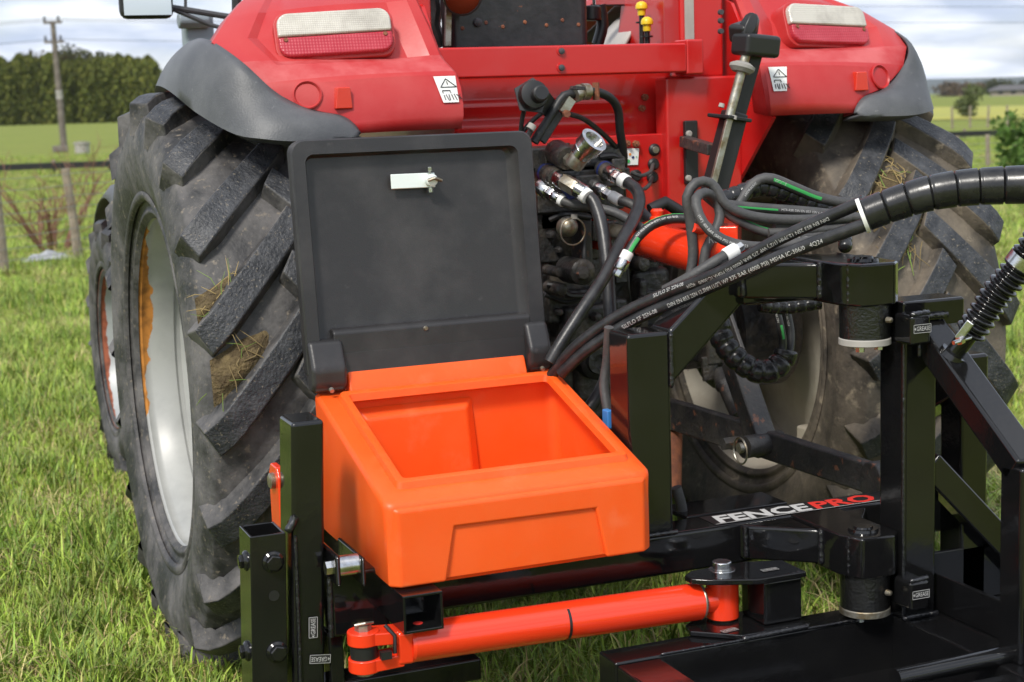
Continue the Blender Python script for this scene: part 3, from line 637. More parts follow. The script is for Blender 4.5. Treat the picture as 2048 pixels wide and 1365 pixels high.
for s in (-1, 1):
    mb = MB(); rows = []; led = []
    for z, Y, xi, o in FR:
        row = [Vector((xi+.012, Y+.10, z+.01)), Vector((xi+.002, Y+.012, z))]
        for k in range(21):
            u = .02+.98*k/20; pu = max(0, min(1, (u-.10)/.035))*max(0, min(1, (.86-u)/.05))*(1 if 1.585 < z < 1.80 else 0)
            row.append(Vector((xi+(o[0]-xi)*u, Y+(o[1]-Y)*u**3+.026*pu, z+(o[2]-z)*u**2.5-.004*pu)))
        row.append(Vector((o[0]+.005, o[1]+.06, o[2]-.01)))
        rows.append([(s*p.x, p.y, p.z) for p in row])
    mb.grid(rows); mb.mi = [1 if 5*23 <= i < 7*23 else 0 for i in range(len(mb.f))]  # ledge faces get the paler red that paints in their catching the sky light
    fd = part(mb, 'fender', ['red_plastic', 'red_ledge_lit'], solid=.006, bevel=0, smooth=17)
    fd['label'] = ('left' if s < 0 else 'right')+' rear fender of faded red plastic'
    # grey rubber flare
    seam = [(.80, .42, 1.66), (.93, .15, 1.655), (1.00, -.14, 1.66), (1.005, -.36, 1.642), (.965, -.505, 1.585), (.90, -.545, 1.512), (.83, -.575, 1.470), (.755, -.592, 1.452), (.725, -.600, 1.430), (.712, -.606, 1.408)]
    lip = [(1.0, .60, 1.47), (1.03, .35, 1.525), (1.07, .08, 1.545), (1.085, -.20, 1.525), (1.06, -.41, 1.468), (1.005, -.55, 1.418), (.95, -.61, 1.404), (.88, -.628, 1.396), (.80, -.628, 1.396), (.716, -.612, 1.400)]
    A, B = catmull(seam, 40), catmull(lip, 40); g = []
    for k in range(40):
        row = []
        fade = min(1, (39-k)/10)
        for j in range(9):
            t = j/8; p = A[k].lerp(B[k], t); bul = math.sin(math.pi*t)*.013*fade; p = p+Vector((bul*.9, -bul*.75, bul*.8))
            if j == 0: p = p+Vector((-.004, .004, -.004))
            row.append((s*p.x, p.y, p.z))
        p = B[k]; row.append((s*(p.x-.03), p.y+.03, p.z-.012)); g.append(row)
    mb = MB(); mb.grid(g); mb.build('rubber_flare', 'grey_rubber', fd, solid=.007, smooth=70)
    # inner side sheet down to the axle
    mb = MB(); pl = [(-.598, 1.402), (-.30, 1.12), (-.20, .98), (.30, .98), (.40, 1.50), (.3, 1.80), (-.2, 1.78), (-.38, 1.72), (-.49, 1.58)]; mb.prism(pl, 0, s*.452, s*.462); part(mb, 'fender_side_sheet', 'red_paint', smooth=20)
    # wheel-arch lining
    g = [[(s*xx, y, z) for xx in (.47, .62, .86 if z < 1.6 else .68)] for y, z in ((-.555, 1.425), (-.53, 1.50), (-.45, 1.57), (-.30, 1.66), (0, 1.755), (.4, 1.76), (.7, 1.66))]
    mb = MB(); mb.grid(g); part(mb, 'wheel_arch_liner', 'rail_black', solid=.004, smooth=60)
    # lamp on its tilted panel
    lc = fsurf(.475, 1.652); lc.y += .004
    lx = Vector((.985, .16, -.040)).normalized(); ln = Vector((.21, -.90, .33)).normalized(); ln = (ln-lx*ln.dot(lx)).normalized(); lz = ln.cross(lx).normalized()
    if lz.z < 0: lz = -lz
    def mir(p): return (s*p.x, p.y, p.z)
    def rrect(w2, h2, rad, n=6, tl=None):
        o = []
        for cx, cy, a0 in ((w2-rad, h2-rad, 0), (-w2+rad, h2-rad, 90), (-w2+rad, -h2+rad, 180), (w2-rad, -h2+rad, 270)):
            for k in range(n+1): a = R(a0+90*k/n); o.append((cx+rad*math.cos(a), cy+rad*math.sin(a)))
        return o
    def slab(poly, d0, d1, name, m, par, bev=0.0):
        n = len(poly); vs = [mir(lc+lx*x+lz*y+ln*d) for d in (d0, d1) for x, y in poly]; mb = MB()
        mb.add(vs, [tuple(range(n)), tuple(range(n, 2*n))]+[(i, (i+1) % n, n+(i+1) % n, n+i) for i in range(n)]); return mb.build(name, m, par, bevel=bev)
    slab(rrect(.150, .065, .036), -.06, .006, 'lamp_bezel', 'red_plastic', fd, .003)
    full = rrect(.142, .057, .03)
    hi = [(x, max(y, -.004)) for x, y in full]; lo = [(x, min(y, -.006)) for x, y in full]
    def dedupe(P):
        o = []
        for q in P:
            if not o or (abs(q[0]-o[-1][0])+abs(q[1]-o[-1][1])) > 1e-5: o.append(q)
        # drop interior points on the cut line
        cut = -.004 if max(q[1] for q in o) > .02 else -.006
        on = [q for q in o if abs(q[1]-cut) < 1e-6]
        if len(on) > 2:
            xs = sorted(q[0] for q in on); o = [q for q in o if abs(q[1]-cut) > 1e-6 or q[0] in (xs[0], xs[-1])]
        return o
    a = slab(dedupe(hi), .0, .022, 'lamp_clear_lens', 'lens_clear', fd, .006); b = slab(dedupe(lo), .0, .022, 'lamp_red_lens', 'lens_red', fd, .006)
    for sx in (-1, 1):
        mb = MB(); c = lc+lx*(sx*.124)-lz*.014+ln*.022; mb.loft([(mir(c), .006), (mir(c+ln*.003), .005)], 10); mb.build('lamp_screw', 'rust', fd)
    # round and square reflectors
    def patch(px1, px2, Yl, name):
        pass
    cR = Vector((.823, -.558, 1.502)); nR = Vector((.25, -.93, .25)).normalized()
    mb = MB(); c = Vector(mir(cR)); nn = Vector(mir(nR)); mb.loft([(c-nn*.02, .036), (c+nn*.004, .036), (c+nn*.006, .033), (c+nn*.001, .029), (c-nn*.004, .028)], 28); mb.build('reflector_cup', 'red_plastic', fd)
    mb = MB(); mb.loft([(c-nn*.004, .027), (c-nn*.0015, .027)], 28); mb.build('round_reflector', 'reflector_red', fd)
    cS = Vector((.742, -.592, 1.492)); mb = MB()
    q = [Vector((-.018, 0, .026)), Vector((.016, 0, .026)), Vector((.022, 0, -.026)), Vector((-.022, 0, -.026))]
    mb.add([mir(cS+p+Vector((0, d, 0))) for d in (0, .03) for p in q], [(0, 1, 2, 3), (4, 5, 6, 7), (0, 1, 5, 4), (1, 2, 6, 5), (2, 3, 7, 6), (3, 0, 4, 7)]); mb.build('square_reflector', 'reflector_red', fd, bevel=.003)
    # warning sticker near the inner edge
    mb = MB(); t0, t1 = fsurf(.03, 1.537), fsurf(.155, 1.537); b0, b1 = fsurf(.05, 1.472), fsurf(.17, 1.472); off = Vector((0, -.0075, .001))
    xd = Vector(mir(t1))-Vector(mir(t0)); 
    C4 = [Vector(mir(p))+off for p in (t0, t1, b1, b0)]
    if s < 0: C4 = [C4[1], C4[0], C4[3], C4[2]]
    mb.add(C4, [(0, 1, 2, 3)]); st = mb.build('warning_sticker', 'white_vinyl', fd)
    X = (C4[1]-C4[0]); Yv = (C4[3]-C4[0]); o2 = Vector((0, -.0012, .0003))
    mb = MB()
    def seg(a, b, wd=.0011): 
        pa = C4[0]+X*a[0]+Yv*a[1]+o2; pb = C4[0]+X*b[0]+Yv*b[1]+o2; mb.tube([pa, pb], wd, 5)
    for a, b in (((.5, .1), (.14, .42)), ((.14, .42), (.86, .42)), ((.86, .42), (.5, .1)), ((.5, .2), (.5, .33)), ((.15, .55), (.5, .55)), ((.15, .55), (.15, .65)), ((.5, .55), (.5, .65)),
                 ((.15, .72), (.15, .9)), ((.25, .70), (.3, .92)), ((.38, .70), (.36, .92)), ((.5, .7), (.52, .9)), ((.62, .68), (.66, .92)), ((.72, .7), (.9, .9)), ((.9, .7), (.76, .82))): seg(a, b)
    mb.build('warning_print', 'print_black', fd)

# ---- rear panel, cross-beam, pillars
mb = MB(); mb.span((-.47, -.47, 1.532), (.263, -.40, 1.611)); cb = part(mb, 'cross_beam', 'red_paint', bevel=.006)
for yy in (103, 136):
    c = py_(1122, yy, -.47); mb = MB(); mb.loft([(c, .013), (c+Vector((0, -.003, 0)), .012)], 18); mb.build('bolt_washer', 'red_paint', cb); mb = MB(); mb.loft([(c+Vector((0, -.003, 0)), .0085), (c+Vector((0, -.008, 0)), .008), (c+Vector((0, -.010, 0)), .004)], 12); mb.build('bolt', 'cable', cb)
g = []
for z in [1.60-.012*k for k in range(36)]:
    d = 0
    for rc in (1.452, 1.402): d += .022*math.exp(-((z-rc)/.0085)**2)
    g.append([(x, -.335-(d if x < .12 else d*max(0, 1-(x-.12)/.03)), z) for x in [-.46+.02*k for k in range(38)]])
mb = MB(); mb.grid(g); part(mb, 'rear_panel', 'red_paint', solid=.004, smooth=75)
for k, (x, y) in enumerate(((1288, 195), (1282, 217), (1252, 287), (1270, 288))):
    c = py_(x, y, -.339 if k < 2 else -.40); mb = MB(); mb.hexp(c, c+Vector((0, -.012, 0)), .0095); mb.cyl(c+Vector((0, -.012, 0)), c+Vector((0, -.02, 0)), .005, n=8); part(mb, 'panel_bolt', 'rust')
mb = MB(); mb.span((-.43, -.40, 1.15), (.235, -.36, 1.362)); mb.span((-.43, -.40, 1.355), (.26, -.335, 1.368)); lp = part(mb, 'socket_panel', 'red_paint', bevel=.004)
for k, (x, y) in enumerate(((1308, 300), (1306, 329), (1271, 352), (1304, 355))):
    c = py_(x, y, -.40); mb = MB(); mb.loft([(c, .017), (c+Vector((0, -.006, 0)), .017), (c+Vector((0, -.011, 0)), .012)], 20); mb.build('grommet', 'rail_black', lp)
    if k == 0: mb = MB(); mb.loft([(c+Vector((0, -.011, 0)), .010), (c+Vector((0, -.013, 0)), .009)], 16); mb.build('socket_core', 'zinc_dull', lp)
for pts in (((1306, 329, -.41), (1300, 345, -.45), (1280, 352, -.46), (1262, 345, -.46)), ((1304, 355, -.41), (1297, 372, -.45), (1283, 380, -.46), (1266, 376, -.45))):
    mb = MB(); mb.tube(ppath(pts, .01), .0055, 8); mb.build('cable', 'hose_grey', lp)
a, b, c, d = [py_(x, y, -.4045) for x, y in ((1233, 298), (1278, 297), (1276, 330), (1231, 331))]
mb = MB(); mb.add([a, b, c, d], [(0, 1, 2, 3)]); st = mb.build('instruction_sticker', 'white_vinyl', lp)
for (x, y, w, m) in ((1242, 323, 5, 'print_green'), (1257, 323, 4, 'print_green'), (1260, 309, 3, 'orange_tag'), (1266, 315, 3, 'navy'), (1273, 314, 1.5, 'print_green')):
    mb = MB(); q = py_(x, y, -.4060); mb.cyl(q, q+Vector((0, -.0006, 0)), w*.00125, n=12); mb.build('sticker_mark', m, lp)
# pillars
mb = MB(); mb.span((.293, -.38, 1.515), (.43, -.27, 2.4)); rp = part(mb, 'roll_bar_pillar', 'red_paint', bevel=.012)
mb = MB(); mb.span((.305, -.3835, 1.62), (.333, -.3805, 1.9)); mb.build('white_plate', 'concrete', rp)
mb = MB(); mb.span((-.52, -.36, 1.52), (-.425, -.25, 2.4)); part(mb, 'roll_bar_pillar', 'red_paint', bevel=.012)
mb = MB(); mb.span((.218, -.43, 1.10), (.455, -.36, 1.52)); part(mb, 'side_plate', 'red_paint', bevel=.008)
mb = MB(); mb.span((.262, -.47, 1.525), (.315, -.395, 1.62)); part(mb, 'weld_cap', 'red_paint', bevel=.006)
for yy in (25, 42, 63):
    c = py_(1440, yy, -.46); mb = MB(); mb.loft([(c, .008), (c+Vector((0, -.01, 0)), .007)], 10); part(mb, 'pillar_bolt', 'cable')
# black bracket with bolts, and the angled stand holding the clamp head
c0, c1 = py_(1366, 242, -.435), py_(1394, 368, -.435); mb = MB(); mb.span((c0.x, -.447, c1.z), (c1.x, -.431, c0.z)); br = part(mb, 'stand_bracket', 'rail_black', bevel=.004)
for x, y in ((1377, 268), (1376, 357)):
    c = py_(x, y, -.447); mb = MB(); mb.loft([(c, .009), (c+Vector((0, -.006, 0)), .009), (c+Vector((0, -.009, 0)), .006)], 14); mb.build('bolt', 'concrete', br)
mb = MB(); mb.bar(py_(1368, 283, -.45), py_(1425, 300, -.62), .03, .03); mb.build('bracket_arm', 'steel_worn', br, bevel=.003)
p0, p1 = py_(1425, 395, -.66), py_(1470, 225, -.66); st = (p1-p0).normalized()
mb = MB(); mb.bar(p0, p1, .058, .05, up=(0, -1, 0)); stn = part(mb, 'folding_stand', 'rail_black', bevel=.005); stn['label'] = 'black and grey folding stand leaning on the fender, clamp head on top'
mb = MB(); mb.bar(py_(1420, 392, -.70), py_(1459, 237, -.70), .018, .012, up=(0, -1, 0)); mb.build('edge_strip', 'zinc_dull', stn, bevel=.002)
mb = MB(); mb.bar(py_(1436, 232, -.68), py_(1482, 240, -.66), .085, .010, up=st); mb.build('foot_plate', 'rail_black', stn, bevel=.003)
mb = MB(); mb.bar(py_(1475, 232, -.65), py_(1512, 98, -.65), .036, .03, up=(0, -1, 0)); mb.build('back_channel', 'rail_black', stn, bevel=.004)
mb = MB(); mb.cyl(py_(1458, 236, -.69), py_(1497, 90, -.69), .0125, n=16); mb.build('sliding_rod', 'zinc_dull', stn)
c = py_(1484, 136, -.69); mb = MB(); mb.loft([(c-st*.012, .024), (c-st*.002, .034), (c+st*.006, .034), (c+st*.014, .02)], 18); mb.build('collar', 'concrete', stn)
mb = MB(); a, b = py_(1478, 88, -.69), py_(1545, 95, -.66); mb.bar(a, b, .07, .058, up=st); mb.bar(py_(1472, 70, -.67), py_(1500, 60, -.65), .06, .05, up=st); mb.build('clamp_head', 'print_black', stn, bevel=.012, seg=3)
mb = MB(); mb.loft([(py_(1490, 75, -.68), .022), (py_(1497, 58, -.68), .028), (py_(1505, 36, -.68), .021), (py_(1508, 28, -.68), .012)], 6); mb.build('clamp_knob', 'print_black', stn, bevel=.004)
for x, y in ((1443, 212), (1468, 236)):
    c = py_(x, y, -.71); mb = MB(); mb.loft([(c-st*.004, .008), (c+st*.006, .007)], 12); mb.build('foot_bolt', 'concrete', stn)

# ---- seat, levers, mirrors
sa, sb = py_(892, -60, -.10), py_(1176, 92, -.10)
mb = MB(); mb.span((sa.x, -.12, 1.40), (sb.x, -.02, sa.z+.25)); sea = part(mb, 'seat', 'seat_black', bevel=.03, seg=3)
mb = MB(); mb.span((sa.x+.02, -.10, 1.34), (sb.x-.02, .45, 1.46)); mb.build('seat_cushion', 'seat_black', sea, bevel=.04)
for x, y in ((925, 57), (1006, 54), (1050, 45), (1093, 51), (1125, 41), (1157, 50), (972, 46)):
    c = py_(x, y, -.12); mb = MB(); mb.loft([(c, .006), (c+Vector((0, -.003, 0)), .004)], 10); mb.build('rivet', 'rust', sea)
c = py_(955, 46, -.12); mb = MB(); mb.loft([(c, .013), (c+Vector((0, -.008, 0)), .012), (c+Vector((0, -.012, 0)), .006)], 14); mb.build('rubber_stop', 'cable', sea)
mb = MB(); mb.bar(py_(895, 92, -.16), py_(897, 0, -.16), .016, .012, up=(0, -1, 0)); mb.build('side_frame', 'zinc_dull', sea)
c = py_(925, -8, -.22); n = Vector((-.1, -.93, -.30)).normalized(); mb = MB(); mb.loft([(c-n*.07, .035), (c-n*.03, .05), (c, .055), (c+n*.006, .055), (c+n*.006, .050)], 28, False); wl = part(mb, 'work_lamp', 'print_black'); mb = MB(); mb.loft([(c+n*.003, .050), (c+n*.010, .03), (c+n*.012, .001)], 28); mb.build('lens', 'lamp_amber', wl)
mb = MB(); mb.tube(ppath([(864, -10, .0), (870, 20, .0), (866, 50, .0), (880, 95, .0)], .02), .022, 10); part(mb, 'corrugated_boot', 'hose')
mb = MB(); mb.tube(ppath([(1195, 90, .05), (1205, 50, .05), (1200, 10, .05)], .02), [.016]*3+[.02]*20 if False else .018, 12); jo = part(mb, 'armrest_grip', 'print_black'); mb = MB(); mb.cyl(py_(1182, 12, .03), py_(1182, 42, .03), .03, n=16); mb.build('grip_pad', 'print_black', jo, bevel=.006); mb = MB(); mb.bar(py_(1197, 22, .03), py_(1199, 40, .03), .010, .004, up=(0, -1, 0)); mb.build('grip_mark', 'orange_tag', jo)
for k, (x, y, ym, Y) in enumerate(((1294, 58, 45, .02), (1283, 30, 14, .1))):
    c = py_(x, ym, Y); lv = MB(); lv.cyl(py_(x+1, 95, Y), py_(x, y, Y), .008, n=10); lv.loft([(py_(x, y+17, Y), .018), (py_(x, y+14, Y), .018)], 14); lo = part(lv, 'lever', 'print_black')
    mb = MB(); d = Vector((0, 0, 1)); mb.loft([(c-d*.026, .012), (c-d*.008, .013), (c-d*.006, .0185), (c+d*.004, .0185), (c+d*.012, .014), (c+d*.016, .006)], 20); mb.build('knob', 'yellow', lo)
mb = MB(); a = py_(1300, 88, .25); mb.grid([[(a.x-.13+.26*t, .25+.05*k, 1.45+(.30*math.sqrt(max(0, 1-(1-min(1, t*1.25))**2)))) for t in [j/12 for j in range(13)]] for k in range(5)]); mb.span((a.x-.14, .25, 1.2), (a.x+.13, .45, 1.46)); part(mb, 'side_console', 'beige', solid=.01, smooth=60)
mb = MB(); c = py_(1222, -2, .3); mb.box(c, (.13, .02, .045)); im = part(mb, 'inner_mirror', 'print_black', bevel=.01); mb = MB(); mb.box(c+Vector((0, -.0115, 0)), (.12, .002, .036)); mb.build('glass', 'mirror', im)
# left door mirror on its arm
c = py_(290, -22, .9); mb = MB(); mb.box(c, (.172, .05, .19)); dm = part(mb, 'door_mirror', 'print_black', bevel=.025, seg=3); mb = MB(); mb.box(c+Vector((0, -.027, .0)), (.150, .003, .168)); mb.build('glass', 'mirror', dm, bevel=.0)
mb = MB(); mb.tube([py_(328, 13, .92), py_(445, 32, .92), py_(560, 48, .9)], .010, 8); mb.tube([py_(338, 16, .92), py_(420, 50, .92), py_(480, 66, .9)], .007, 8); mb.build('mirror_arm', 'cable', dm)
mb = MB(); mb.cyl(py_(371, -5, .92), py_(371, 24, .92), .005, n=6); mb.build('mirror_stay', 'cable', dm)
mb = MB(); mb.cyl(py_(473, -20, .7), py_(474, 40, .7), .016, n=8); part(mb, 'cab_post', 'print_black')
a = py_(384, 60, 1.5); mb = MB(); mb.box(a+Vector((0.02, 0, -.05)), (.10, .10, .22)); mb.cyl(a+Vector((-.06, -.06, .03)), a+Vector((.05, -.06, .03)), .03, n=12); part(mb, 'loader_tower', 'grey_paint', bevel=.015)

# ---- hydraulics behind the panel
def pcyl(mb, x0, y0, Y0, x1, y1, Y1, r0, r1=None, n=16): return mb.cyl(py_(x0, y0, Y0), py_(x1, y1, Y1), r0, r1, n)
HV = MB(); a = py_(1085, 296, -.52); b = py_(1250, 420, -.52)
HV.span((a.x-.08, -.56, a.z-.055), (b.x-.01, -.40, a.z+.002)); vb = part(HV, 'valve_block', 'cast_dark', bevel=.008)
for k, (x0, x1, y0, y1, Y) in enumerate(((1075, 1262, 345, 372, -.56), (1150, 1215, 352, 372, -.60), (1075, 1250, 375, 418, -.54), (1080, 1240, 420, 452, -.50), (1090, 1130, 300, 330, -.60), (1225, 1252, 318, 345, -.58))):
    mb = MB(); p, q = py_(x0, y0, Y), py_(x1, y1, Y); mb.span((p.x, Y, q.z), (q.x, Y+.13, p.z)); mb.build('valve_slice', 'cast_dark', vb, bevel=.005)
for x in (1102, 1132, 1168, 1192):
    c = py_(x, 291, -.50); mb = MB(); mb.hexp(c-Vector((0, 0, .01)), c+Vector((0, 0, .006)), .010); mb.build('valve_bolt', 'cast_dark', vb)
def coupler(segs, name, parent, seg=18):
    """segs: (px,py,Y,r,material) stations"""
    o = empty(name, (0, 0, 0), parent)
    for (x0, y0, Y0, r, m), (x1, y1, Y1, r1, m1) in zip(segs, segs[1:]):
        mb = MB(); p, q = py_(x0, y0, Y0), py_(x1, y1, Y1); n = 6 if m.endswith('6') else seg; d = q-p
        mb.loft([(p, r*.93), (p+d*.08, r), (p+d*.9, r), (q, r*.93)], n); mb.build({'zinc': 'ferrule', 'zinc6': 'hex_nut', 'navy': 'blue_ring', 'cast_dark': 'socket_body', 'white_vinyl': 'hose_tag', 'zinc_dull': 'sleeve', 'zinc_dull6': 'hex_nut'}[m], m.rstrip('6'), o, smooth=30)
    return o
coupler([(1110, 302, -.60, .031, 'cast_dark'), (1136, 318, -.68, .017, 'zinc_dull6'), (1152, 330, -.72, .0, 'zinc')], 'dead_end_coupling', vb)
c = coupler([(1146, 332, -.715, .024, 'zinc_dull'), (1162, 310, -.735, .029, 'zinc'), (1172, 297, -.75, .034, 'zinc'), (1183, 286, -.765, .0, 'zinc')], 'open_coupling', vb)
d = (py_(1183, 286, -.765)-py_(1162, 310, -.735)).normalized(); c0 = py_(1184, 285, -.766); mb = MB(); mb.loft([(c0-d*.004, .035), (c0+d*.010, .036), (c0+d*.010, .026), (c0-d*.028, .024), (c0-d*.028, .001)], 28, False); mb.build('open_mouth', 'zinc', c)

tl = MB()  # trailer socket on its bracket
c = py_(1066, 191, -.70); n = Vector((-.12, -.95, .18)).normalized(); tl.loft([(c-n*.03, .024), (c-n*.012, .036), (c+n*.004, .037), (c+n*.018, .034), (c+n*.022, .02)], 28); ts = part(tl, 'trailer_socket', 'print_black', smooth=30)
mb = MB(); c2 = py_(1078, 190, -.73); mb.loft([(c2-n*.01, .020), (c2+n*.022, .020), (c2+n*.025, .016)], 22); mb.build('socket_cap', 'print_black', ts, smooth=30)
mb = MB(); mb.bar(py_(1076, 178, -.70)-n*.02, py_(1105, 215, -.67)-n*.02, .05, .006, up=n); mb.build('mount_plate', 'print_black', ts, bevel=.002)
mb = MB(); q = c-n*.014; mb.loft([(q-n*.003, .047), (q+n*.003, .047)], 5); mb.build('back_plate', 'cable', ts)
fr = MB(); fr.tube(ppath([(1068, 285, -.66), (1090, 250, -.66), (1112, 215, -.66), (1128, 192, -.66), (1152, 188, -.66), (1190, 184, -.64), (1220, 196, -.62), (1236, 220, -.60), (1240, 262, -.58), (1247, 310, -.55), (1246, 345, -.52)], .012), .0115, 12); fh = part(fr, 'hose_rack', 'rail_black')
mb = MB(); mb.bar(py_(1080, 282, -.66), py_(1118, 222, -.66), .032, .012, up=(0, -1, 0)); mb.build('flat_bar', 'rail_black', fh, bevel=.003)
for k, (xa, ya, xb, yb) in enumerate(((1148, 190, 1160, 185), (1163, 184, 1176, 184))):
    mb = MB(); p, q = py_(xa, ya, -.665), py_(xb, yb, -.66); mb.cyl(p, q, .021, n=16); mb.build('clamp', 'zinc_dull', fh)
mb = MB(); mb.bar(py_(1146, 176, -.67), py_(1184, 180, -.66), .03, .010); mb.build('clamp_plate', 'steel_worn', fh, bevel=.002)
mb = MB(); mb.bar(py_(1144, 198, -.67), py_(1126, 226, -.67), .022, .008, up=(0, -1, 0)); mb.build('clamp_leg', 'zinc_dull', fh); mb = MB(); q = py_(1131, 228, -.68); mb.hexp(q, q+Vector((0, -.012, 0)), .010); mb.build('rack_bolt', 'rust', fh)
mb = MB(); q = py_(1192, 183, -.65); mb.hexp(q-Vector((0, 0, .022)), q+Vector((0, 0, .022)), .009); mb.build('rack_bolt', 'rust', fh)
for pts, r in ((((1138, 228, -.66), (1170, 240, -.62), (1210, 272, -.58), (1235, 300, -.55), (1243, 320, -.52)), .007), (((1050, 215, -.68), (1044, 240, -.66), (1040, 280, -.64)), .006), (((1085, 225, -.68), (1062, 245, -.66), (1040, 270, -.64)), .006), (((1065, 255, -.68), (1052, 280, -.67)), .008)):
    mb = MB(); mb.tube(ppath(pts, .012), r, 8); mb.build('cable', 'hose', fh)
mb = MB(); mb.cyl(py_(1066, 250, -.685), py_(1060, 259, -.685), .011, n=12); mb.build('cable_joint', 'concrete', fh)
mb = MB(); mb.tube(ppath([(1200, 315, -.56), (1225, 312, -.57), (1240, 322, -.56), (1243, 350, -.54), (1247, 400, -.52)], .012), .009, 8); part(mb, 'steel_pipe', 'rail_black')

# linkage parts and castings around the top link
def lump(name, x0, y0, x1, y1, Y, dep, m='cast_dark', bev=.008, parent=None):
    p, q = py_(x0, y0, Y), py_(x1, y1, Y); mb = MB(); mb.span((p.x, Y, q.z), (q.x, Y+dep, p.z)); return part(mb, name, m, parent, bevel=bev)
def knob(name, x, y, Y, r, dep, m='cast_dark', n=20, parent=None):
    c = py_(x, y, Y); mb = MB(); mb.loft([(c+Vector((0, dep, 0)), r), (c, r), (c+Vector((0, -.006, 0)), r*.8), (c+Vector((0, -.008, 0)), r*.4)], n); return part(mb, name, m, parent)
lump('rear_cover', 1085, 430, 1330, 830, -.40, .12, 'cast_dark', .02)
lump('lift_housing', 1070, 425, 1200, 520, -.50, .15); lump('lift_housing', 1100, 520, 1180, 600, -.48, .1)
lump('top_link_bracket', 1163, 428, 1190, 560, -.60, .08, 'steel_worn', .012); lump('top_link_bracket', 1196, 440, 1222, 500, -.56, .08, 'orange_paint', .006)
lump('top_link_clevis', 1186, 445, 1240, 480, -.60, .05, 'steel_worn', .006); lump('drawbar_frame', 1096, 585, 1205, 640, -.52, .1); lump('drawbar_frame', 1130, 615, 1235, 700, -.55, .14, 'cast_dark', .015)
lump('pto_housing', 1150, 655, 1245, 800, -.52, .12, 'cast_dark', .02); lump('pto_housing', 1105, 690, 1150, 800, -.50, .1); lump('gearcase', 1265, 540, 1345, 620, -.42, .1, 'cast_dark', .02); lump('gearcase', 1280, 560, 1300, 680, -.47, .06, 'cast_dark', .01)
lump('lift_link', 1230, 600, 1260, 720, -.50, .06, 'cast_dark', .01)
k = knob('pto_shield', 1197, 722, -.56, .052, .06, 'rail_black', 28); c = py_(1197, 722, -.57); mb = MB(); mb.loft([(c, .036), (c+Vector((0, -.012, 0)), .034), (c+Vector((0, -.012, 0)), .02), (c+Vector((0, .02, 0)), .018)], 24); mb.build('pto_shaft', 'cast_dark', k)
knob('boss', 1166, 545, -.66, .034, .10, 'cast_dark'); knob('boss', 1166, 547, -.675, .018, .05, 'steel_worn', 8); knob('boss', 1122, 580, -.60, .018, .08); knob('boss', 1118, 545, -.60, .014, .08)
for x, y, Y, r in ((1105, 470, -.52, .012), (1120, 500, -.52, .010), (1140, 560, -.52, .012), (1120, 625, -.54, .010), (1195, 635, -.57, .013), (1225, 680, -.57, .010), (1160, 665, -.54, .009), (1232, 790, -.54, .009), (1112, 705, -.51, .014), (1290, 600, -.48, .013), (1250, 640, -.52, .012)): knob('hex_bolt', x, y, Y, r, .03, 'steel_worn', 6)
rs = random.Random(11)
for k in range(34):
    x, y = rs.uniform(1092, 1330), rs.uniform(440, 800); Y = rs.uniform(-.47, -.42)
    if rs.random() < .5: lump('casting_rib', x, y, x+rs.uniform(14, 50), y+rs.uniform(8, 40), Y, .05, 'cast_dark', .005)
    else: knob('casting_boss', x, y, Y, rs.uniform(.008, .022), .05, 'cast_dark', 14)
for pts, r in ((((1095, 570, -.56), (1120, 575, -.58), (1135, 590, -.58), (1165, 592, -.57), (1200, 590, -.56)), .008), (((1090, 590, -.54), (1130, 605, -.55), (1160, 600, -.55)), .006), (((1255, 540, -.6), (1258, 580, -.6), (1262, 610, -.58)), .003), (((1170, 470, -.62), (1168, 520, -.64), (1176, 560, -.62)), .006), (((1100, 440, -.6), (1130, 430, -.62), (1180, 436, -.6)), .007)):
    mb = MB(); mb.tube(ppath(pts, .01), r, 8); part(mb, 'pipe', 'rail_black')
# ball-end pin with ring clip
mb = MB(); c = py_(1137, 453, -.66); n = Vector((-.2, -.96, .15)).normalized(); mb.loft([(c-n*.06, .02), (c-n*.03, .02), (c-n*.028, .026), (c-n*.01, .027), (c+n*.008, .020), (c+n*.014, .008)], 20); bp = part(mb, 'hitch_pin', 'zinc_dull', smooth=60)
mb = MB(); mb.tube([c+Vector((.034*math.cos(a), -.026, .034*math.sin(a)-.012)) for a in [2*math.pi*k/28 for k in range(29)]], .0022, 6); mb.build('ring_clip', 'zinc_dull', bp); mb = MB(); mb.box(c+Vector((.005, -.026, .026)), (.014, .008, .012)); mb.build('clip_tab', 'concrete', bp)
mb = MB(); mb.tube(ppath([(1200, 384, -.70), (1212, 388, -.70), (1224, 400, -.70), (1230, 412, -.71)], .008), [.009]*100, 8) if False else mb.bar(py_(1126, 374, -.66), py_(1146, 398, -.70), .022, .006, up=(0, -1, 0)); part(mb, 'blue_lever', 'navy', bevel=.003)
for x, y in ((1206, 362), (1270, 455), (1235, 440)):
    pass
